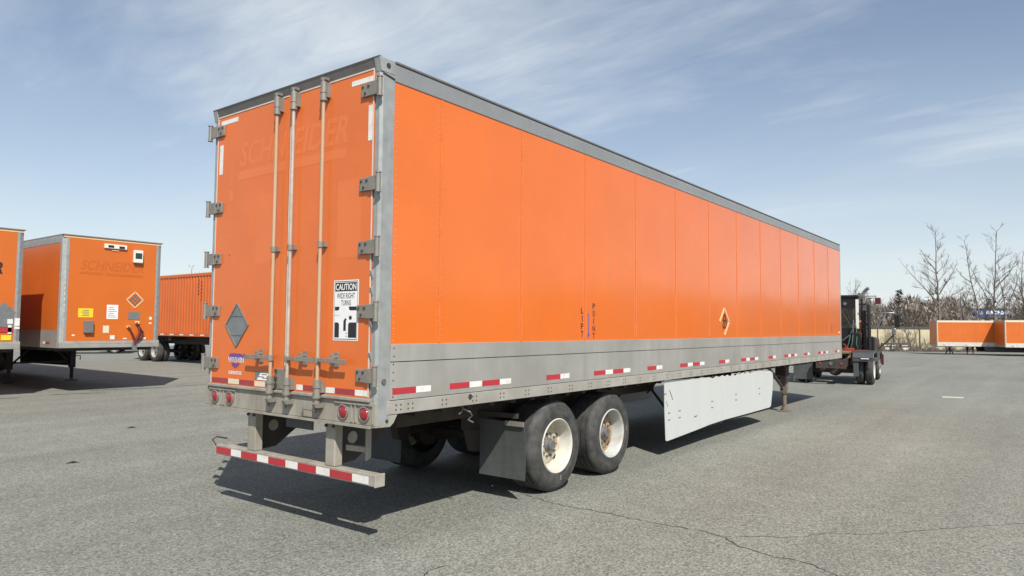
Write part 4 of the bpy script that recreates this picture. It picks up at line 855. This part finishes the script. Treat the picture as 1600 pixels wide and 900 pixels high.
def mat_glass():
    mt = bpy.data.materials.new('clear_glass'); mt.use_nodes = True; t = mt.node_tree; t.nodes.clear()
    o = N(t, 'ShaderNodeOutputMaterial'); mx = N(t, 'ShaderNodeMixShader'); tr = N(t, 'ShaderNodeBsdfTransparent', inp={0: (.80, .80, .78, 1)}); gl = N(t, 'ShaderNodeBsdfGlossy', inp={'Roughness': .04}); fr = N(t, 'ShaderNodeFresnel', inp={0: 1.45})
    t.links.new(fr.outputs[0], mx.inputs[0]); t.links.new(tr.outputs[0], mx.inputs[1]); t.links.new(gl.outputs[0], mx.inputs[2]); t.links.new(mx.outputs[0], o.inputs[0]); MT['clear_glass'] = mt
tractor()

# ------------------------------------------------------------------ FAR RIGHT: trailers, wall, store, trees
pa = ground_at(1456, 84.5); pb = ground_at(1560, 80.5)
van('semi_trailer', 'far orange trailer with pale frame and shadow across its side, left of the far pair', (pa.x, pa.y, pa.z-.02), R(-66), zb=1.02, zt=4.02, group='trailers parked at the far edge', cream_trim=True, legx=3.9, nose=False)
van('semi_trailer', 'far orange trailer with pale frame cut off by the right edge of the picture', (pb.x, pb.y, pb.z-.02), R(-66), zb=1.02, zt=4.05, group='trailers parked at the far edge', cream_trim=True, legx=4.2, nose=False)
ps_ = ground_at(1466, 84.2)
ns = MB(); 
for a in range(3): ns.tube([(0.5*math.cos(a*2.1), .5*math.sin(a*2.1), 0), (0, 0, .75)], .06, n=6)
ns.cyl((0, 0, .7), (0, 0, .99), .09, n=10); ns.cyl((0, 0, .96), (0, 0, 1.0), .2, n=12)
so_ = ns.build('trailer_stand', 'wall_dark'); so_.location = ps_ + Vector((.9, -.9, 0)); tag(so_, 'dark three-legged stand under the nose of the far left trailer', 'stand')
# yard wall
def yard_wall():
    a = ground_at(1190, 95.5); b = ground_at(1720, 95.5); ax = (b-a); Ln = ax.length; ax.normalize(); nrm = Vector((-fwd.x, -fwd.y, 0)).normalized()
    t = thing('yard_wall', 'long cream panel wall with dark top rail and posts along the far yard edge', 'wall', a, math.atan2(ax.y, ax.x))
    k = int(Ln/3.4); st = Ln/k
    for i in range(k):
        MB().box(i*st+.09, (i+1)*st-.09, -.06, .06, 0, 3.15+random.uniform(-.02, .02)).build('wall_panel', 'cream_wall', t)
        MB().box(i*st-.08, i*st+.08, -.12, .1, 0, 3.3).build('post', 'wall_dark', t)
    MB().box(0, Ln, -.14, -.065, 3.02, 3.34).build('top_rail', 'wall_dark', t)
    return t
yard_wall()
def guard_rail():
    a = ground_at(1376, 94); b = ground_at(1421, 94); ax = b-a; Ln = ax.length
    t = thing('guard_rail', 'low dark guard rail in front of the cream wall right of the tractor', 'guard rail', a, math.atan2(ax.y, ax.x))
    MB().box(0, Ln, -.05, .05, .92, 1.12).build('rail', 'wall_dark', t)
    for i in range(4): MB().box(i*Ln/3-.07, i*Ln/3+.07, .051, .15, 0, 1.1).build('post', 'wall_dark', t)
guard_rail()
for i, px in enumerate((1384, 1391, 1411)):
    p = ground_at(px, 94.6)
    ob = MB().prism([(-.35, 0), (.35, 0), (.28, .55), (.15, .8), (-.15, .8), (-.28, .55)], 'yz', -.45, .45).build('concrete_block', 'concrete'); ob.location = p; ob.rotation_euler = (0, 0, HA)
    tag(ob, ['white concrete block behind the guard rail, leftmost of three', 'white concrete block behind the guard rail, middle of three', 'white concrete block behind the right end of the guard rail'][i], 'concrete block', 'concrete blocks at the wall')
# store with blue sign
def store():
    a = ground_at(1519, 205); ax = Vector((rgt.x, rgt.y, 0)).normalized()
    t = thing('store_building', 'far store with blue sign band and white lettering above the orange trailers', 'building', (a.x, a.y, 2.3), math.atan2(ax.y, ax.x))
    W_ = 13.2
    MB().box(0, W_, 0, 12, 0, 3.6).build('wall', 'store_wall', t)
    MB().box(-.3, W_+.3, -.4, 12.2, 5.9, 6.2).build('roof', 'wall_dark', t)
    MB().prism([(-.6, 5.89), (W_+.3, 5.89), (W_+.1, 3.62), (.9, 3.62)], 'xz', -.35, 1.0).build('sign_band', 'store_blue', t)
    MB().box(.8, W_, -.42, .6, 3.35, 3.6).build('canopy_edge', 'wall_dark', t)
    lo = MB(); lo.tube([(1.0, -.4, 5.3), (1.3, -.4, 4.5), (2.1, -.4, 4.4), (2.5, -.4, 5.2)], .28, n=5); lo.build('sign_logo', 'white_print', t)
    text_mb('BICHAPP', (3.5, -.37, 4.45), (1, 0, 0), (0, 0, 1), 8.6, 1.05, shear=.2, bold=.05, n_off=.02).build('sign_lettering', 'white_print', t, recalc=False)
    for k in range(5): MB().box(.8+k*2.5, 2.4+k*2.5, -.05, -.005, .6, 2.9).build('window', 'dark_glass', t)
store()
# bare trees
def branch(mb, tw, p, d, ln, r, depth, rnd, up=.25, spread=.6):
    k = 4; pts = [p]; q = p; dd = d.normalized()
    for i in range(k):
        dd = (dd + Vector((rnd.uniform(-.16, .16), rnd.uniform(-.16, .16), rnd.uniform(-.08, .16)))).normalized(); q = q + dd*ln/k; pts.append(q)
    (mb if depth > 1 else tw).tube(pts, r, n=5 if depth > 1 else 3, taper=r*.45)
    if depth <= 0: return
    nb = rnd.randint(4, 6)
    for i in range(nb):
        s_ = rnd.uniform(.3, 1.0); j = min(k-1, int(s_*k)); b = pts[j].lerp(pts[j+1], s_*k-j if s_ < 1 else 1)
        a = rnd.uniform(0, 2*math.pi); u, w = mb.frame(dd); sp = rnd.uniform(.5, 1.0)*spread*1.3
        nd = (dd + (u*math.cos(a)+w*math.sin(a))*sp + Vector((0, 0, up))).normalized()
        branch(mb, tw, b, nd, ln*rnd.uniform(.42, .66), r*.5, depth-1, rnd, up, spread)
def bare_tree(name, label, base, limbs, r0, seed, group, depth=3, spread=.6, cat='tree', sub=.42):
    """limbs: list of polylines (sideways m, height m, depth m) relative to the base; first is the trunk"""
    rnd = random.Random(seed); t = thing(name, label, cat, base, 0, group); ax = Vector((rgt.x, rgt.y, 0)).normalized(); dp = Vector((fwd.x, fwd.y, 0)).normalized()
    mb, tw = MB(), MB()
    for li, limb in enumerate(limbs):
        P = [ax*a + dp*c + Vector((0, 0, b)) for a, b, c in limb]
        Q = []
        for a, b in zip(P, P[1:]):
            for i in range(4): Q.append(a.lerp(b, i/4) + Vector((rnd.uniform(-.06, .06), rnd.uniform(-.06, .06), 0)))
        Q.append(P[-1]); r = r0 if li == 0 else r0*.5
        mb.tube(Q, r, n=7, taper=r*.18)
        tot = len(Q); Lm = sum((b-a).length for a, b in zip(P, P[1:]))
        for i in range(int(tot*.3) if li == 0 else 2, tot):
            s_ = i/tot
            for _ in range(2 if li == 0 else 1):
                dd = (Q[min(i+1, tot-1)]-Q[i-1]).normalized(); a = rnd.uniform(0, 2*math.pi); u, w = mb.frame(dd)
                nd = (dd*.75 + (u*math.cos(a)+w*math.sin(a))*spread*1.3).normalized()
                branch(mb, tw, Q[i], nd, Lm*sub*(1-s_*.7)*rnd.uniform(.5, .9), r*(1-s_*.75)*.42, depth-1, rnd, .22, spread)
    mb.build('trunk', 'bark', t, recalc=False, smooth=60); tw.build('crown', 'twig', t, recalc=False)
    return t
GT = 'bare trees behind the far trailers'
bare_tree('bare_tree', 'tall leafless tree with a long limb reaching left, left of the store sign', ground_at(1466, 101), [[(0, 0, 0), (.2, 6, .2), (-.2, 11, 0), (-.1, 17.0, .3)], [(.1, 6.5, 0), (-2.2, 9.5, .5), (-4.8, 12.6, .8)], [(0, 5.0, 0), (-1.8, 6.6, -.6), (-4.0, 7.2, -1)], [(.1, 8, 0), (.9, 10, -1), (1.9, 12.5, -1.5)], [(0, 11, 0), (-1.2, 13, .5), (-1.9, 14.5, .8)]], .20, 11, GT, sub=.30)
bare_tree('bare_tree', 'thin leafless tree leaning left, in front of the store sign', ground_at(1541, 101), [[(0, 0, 0), (-.9, 5, .2), (-2.0, 10.5, .3), (-2.7, 15.8, .4)], [(-1.9, 9.7, .2), (-3.2, 10.7, .4), (-4.0, 11.8, .5)]], .15, 12, GT, sub=.20)
bare_tree('bare_tree', 'tallest leafless tree with forked ascending limbs, right of the leaning tree', ground_at(1557, 102), [[(0, 0, 0), (-.4, 6, .2), (-.1, 11, 0), (.5, 17.4, .3)], [(-.3, 5.5, 0), (-1.8, 9, .4), (-3.8, 13.2, .8)], [(-.2, 9, 0), (1.5, 11.2, -.6), (2.9, 14.2, -1)], [(-.2, 7, 0), (-1.3, 8.3, -.6), (-3.0, 9.0, -1)]], .19, 13, GT, sub=.28)
bare_tree('bare_tree', 'leafless tree with wide forked crown near the right picture edge', ground_at(1571, 104), [[(0, 0, 0), (0, 5, .2), (-.3, 8, 0), (-1.2, 12.5, .3)], [(0, 4.2, 0), (1.6, 7, .4), (3.6, 10.6, .8)], [(-.1, 6, 0), (1.2, 9.5, -.5), (1.9, 12.6, -.8)]], .15, 14, GT, sub=.28)
bare_tree('bare_tree', 'low round-crowned leafless tree between the two tall trees', ground_at(1503, 118), [[(0, 0, 0), (.1, 3.5, 0), (.2, 6.5, .3), (1.4, 9.6, .3)], [(.1, 4, 0), (-1.8, 6.8, .5), (-3.0, 9.2, .8)], [(.1, 4.5, 0), (2.0, 6.6, -.5), (4.4, 8.6, -.8)], [(.1, 5, 0), (-.8, 7.6, -.8), (-1.0, 10, -1)]], .26, 15, GT, sub=.34, spread=.8)
bare_tree('bare_tree', 'leafless tree cut off by the right edge of the picture', ground_at(1606, 100), [[(0, 0, 0), (-.3, 5, .2), (-.9, 9, 0), (-.4, 13.5, .3)], [(-.3, 5.5, 0), (.6, 8, .4), (2.0, 11, .8)], [(-.5, 7, 0), (-1.0, 9, .2), (-1.2, 10.5, 0)]], .17, 16, GT, sub=.3)
bare_tree('bare_tree', 'dense bushy leafless tree behind the tractor cab roof', ground_at(1333, 92), [[(0, 0, 0), (0, 3, 0), (.2, 6, .2), (.3, 8.6, 0)], [(0, 2.5, 0), (-1.2, 5, .4), (-2.0, 8, .6)], [(0, 2.5, 0), (1.0, 5, -.4), (1.6, 8.0, -.6)], [(0, 3, 0), (-.4, 5.5, -.6), (-.8, 8.4, -.8)]], .16, 17, GT, sub=.34)
GS = 'bare shrubs against the wall'
bare_tree('bare_shrub', 'leafless shrub with a thick leaning stem against the cream wall', ground_at(1424, 94.3), [[(0, 0, 0), (-.5, 1.6, 0), (-1.2, 3.0, 0), (-2.0, 3.5, 0)], [(0, .3, 0), (.4, 1.5, 0), (.2, 3.0, 0)], [(-.4, 1.5, 0), (.3, 2.4, .1), (.9, 3.0, 0)]], .11, 21, GS, depth=2, cat='shrub', sub=.4)
bare_tree('bare_shrub', 'thin-stemmed leafless shrub left of the leaning-stem shrub', ground_at(1401, 94.4), [[(0, 0, 0), (-.3, 1.2, 0), (-.9, 2.8, 0)], [(0, 0, 0), (.3, 1.4, 0), (.5, 3.0, 0)], [(0, 0, 0), (.9, 1.2, 0), (1.6, 2.4, 0)]], .05, 22, GS, depth=3, cat='shrub', sub=.5)
bare_tree('bare_shrub', 'leafless shrub beside the nose of the far left trailer', ground_at(1440, 94.4), [[(0, 0, 0), (.5, .9, 0), (1.2, 1.8, 0)], [(0, 0, 0), (-.4, 1.0, 0), (-.7, 2.0, 0)], [(0, .1, 0), (-1.4, .5, 0), (-2.4, 1.2, 0)]], .06, 23, GS, depth=3, cat='shrub', sub=.5)
bare_tree('bare_shrub', 'leafless shrub nearest the tractor mirror against the wall', ground_at(1386, 94.4), [[(0, 0, 0), (-.2, 1.5, 0), (-.5, 3.0, 0)], [(0, 0, 0), (.4, 1.2, 0), (.7, 2.6, 0)]], .05, 24, GS, depth=3, cat='shrub', sub=.5)
for px, sd_, lb in ((1393, 41, 'fine twiggy leafless shrub between the two leftmost wall shrubs'), (1413, 42, 'fine twiggy leafless shrub just left of the leaning stem'), (1432, 43, 'fine twiggy leafless shrub just right of the leaning stem'), (1447, 44, 'twiggy leafless shrub tucked behind the far left trailer nose'), (1484, 45, 'low leafless shrub seen beneath the far left trailer')):
    h = 2.9 if px < 1440 else 1.7
    bare_tree('bare_shrub', lb, ground_at(px, 94.7), [[(0, 0, 0), (-.2, h*.5, 0), (-.5, h, 0)], [(0, 0, 0), (.25, h*.5, 0), (.6, h*.95, 0)], [(.1, 0, 0), (.8, h*.4, 0), (1.3, h*.7, 0)], [(-.1, 0, 0), (-.7, h*.4, 0), (-1.1, h*.75, 0)]], .04, sd_, GS, depth=3, cat='shrub', sub=.5)
def dry_brush():
    rnd = random.Random(33); mb = MB()
    for i in range(5200):
        px = rnd.uniform(1365, 1640); c = ground_at(px, rnd.uniform(93.6, 95.2)); h = rnd.uniform(.15, .75)*(1+.5*math.sin(px*.23)); w = rnd.uniform(.02, .05)
        d = Vector((rnd.uniform(-.4, .4), rnd.uniform(-.4, .4), h)); s_ = Vector((rgt.x, rgt.y, 0))*w
        mb.add([c-s_, c+s_, c+d], [(0, 1, 2)])
    tag(mb.build('dry_brush', 'twig', kind='stuff', recalc=False), 'dry brown brush along the foot of the cream wall', 'brush')
dry_brush()
# pale rubble on the bank above the wall
def rubble():
    rnd = random.Random(9); mb = MB()
    for i in range(420):
        px = rnd.uniform(1310, 1450); d = rnd.uniform(118, 150); p = ground_at(px, d); z = -.95 + .75*(1.6+(d-111)*.055); s_ = rnd.uniform(.2, .75)
        vs_ = []
        for k in range(8):
            vs_.append((p.x+rnd.uniform(-1, 1)*s_, p.y+rnd.uniform(-1, 1)*s_, z+rnd.uniform(-.2, 1)*s_))
        bm = bmesh.new(); [bm.verts.new(v) for v in vs_]; bmesh.ops.convex_hull(bm, input=bm.verts); bm.verts.index_update()
        b = len(mb.v); mb.add([v.co for v in bm.verts], [tuple(v.index for v in f.verts) for f in bm.faces]); bm.free()
    o = mb.build('rubble', 'stone', kind='stuff'); tag(o, 'pale rubble strewn over the bank above the cream wall', 'rubble')
rubble()
# distant woods: a belt of leafless trees and a few evergreens all round
def woods():
    rnd = random.Random(21); mb = MB()
    def tree(x, y, z, h, w, ev, n):
        mb.cur = 1 if ev else 0
        for i in range(n):
            t_ = rnd.random()**.8; hh = h*t_
            rad = w*(1-t_*.92) if ev else w*math.sqrt(max(.05, 1-((t_-.5)/.55)**2))
            a = rnd.uniform(0, 2*math.pi); rr = rad*math.sqrt(rnd.random())
            c = Vector((x+rr*math.cos(a), y+rr*math.sin(a), z+hh))
            if ev: d = Vector((math.cos(a), math.sin(a), rnd.uniform(-.5, .1)))*rnd.uniform(.5, 1.1); s_ = Vector((-math.sin(a), math.cos(a), rnd.uniform(-.3, .3)))*.45
            else: d = Vector((math.cos(a)*.6, math.sin(a)*.6, rnd.uniform(.3, 1.3)))*rnd.uniform(.7, 1.5); s_ = Vector((-math.sin(a), math.cos(a), 0))*rnd.uniform(.07, .2)
            mb.add([c-s_, c+s_, c+d], [(0, 1, 2)])
    for i in range(900):
        a = rnd.uniform(0, 2*math.pi); d = rnd.uniform(185, 260); x, y = d*math.cos(a), d*math.sin(a)
        tree(x, y, -1, rnd.uniform(9, 13), rnd.uniform(3, 4.5), rnd.random() < .12, 60)
    for i in range(260):      # denser belt to the right of the yard, mirrored in the trailer's side
        a = R(rnd.uniform(-75, -6)); d = rnd.uniform(180, 235); x, y = d*math.cos(a), d*math.sin(a)
        tree(x, y, -1, rnd.uniform(9.5, 13.5)+2.0*math.sin(a*9), rnd.uniform(3.5, 5.5), rnd.random() < .35, 260)
    for i in range(330):      # the stretch beyond the wall, denser
        px = rnd.uniform(1250, 1680); d = rnd.uniform(150, 215)
        if 1505 < px < 1590 and d < 208: continue
        p = ground_at(px, d); z = -.95 + .75*(2.6+(d-121)*.05)
        ev = rnd.random() < .07
        tree(p.x, p.y, z, (rnd.uniform(3.0, 6.2) + 1.2*math.sin(px*.09) + .6*math.sin(px*.31))*(1.2 if ev else 1), rnd.uniform(2.0, 3.4)*(.65 if ev else 1), ev, 165)
    o = mb.build('distant_woods', ['wood_brown', 'evergreen'], kind='stuff', recalc=False); tag(o, 'far belt of brown leafless woods with a few dark evergreens', 'woods')
woods()
tw = ground_at(297, 60)
bare_tree('bare_tree', 'tip of a small leafless tree showing above the corrugated container', tw, [[(0, 0, 0), (0, 3, 0), (.1, 6.6, 0)], [(0, 3.5, 0), (.4, 5, .2), (.6, 6.3, .2)]], .1, 31, GT, depth=2, sub=.25)
# litter
st = MB().box(-.26, .26, -.025, .025, .002, .03).build('white_stick', 'concrete'); st.location = (18.95, -2.2, 0); st.rotation_euler = (0, 0, R(-70)); tag(st, 'thin white stick lying on the asphalt at the right', 'stick')
rnd = random.Random(2)
for (x, y), lb in (((.03, 5.94), 'small dark scrap lying on the asphalt left of the trailer bumper'), ((2.0, 8.65), 'small dark scrap lying farther left, beyond the nearer scrap')):
    d = MB(); d.add([(-.07, -.02, .002), (.0, -.03, .012), (.08, -.01, .003), (.07, .025, .008), (-.02, .035, .02), (-.08, .015, .004), (0, 0, .026)], [(0, 1, 6), (1, 2, 6), (2, 3, 6), (3, 4, 6), (4, 5, 6), (5, 0, 6), (5, 4, 3, 2, 1, 0)])
    o = d.build('litter_scrap', 'crack_dark'); o.location = (x, y, .002); o.rotation_euler = (0, 0, rnd.uniform(0, 3)); tag(o, lb, 'litter', 'scraps on the asphalt')
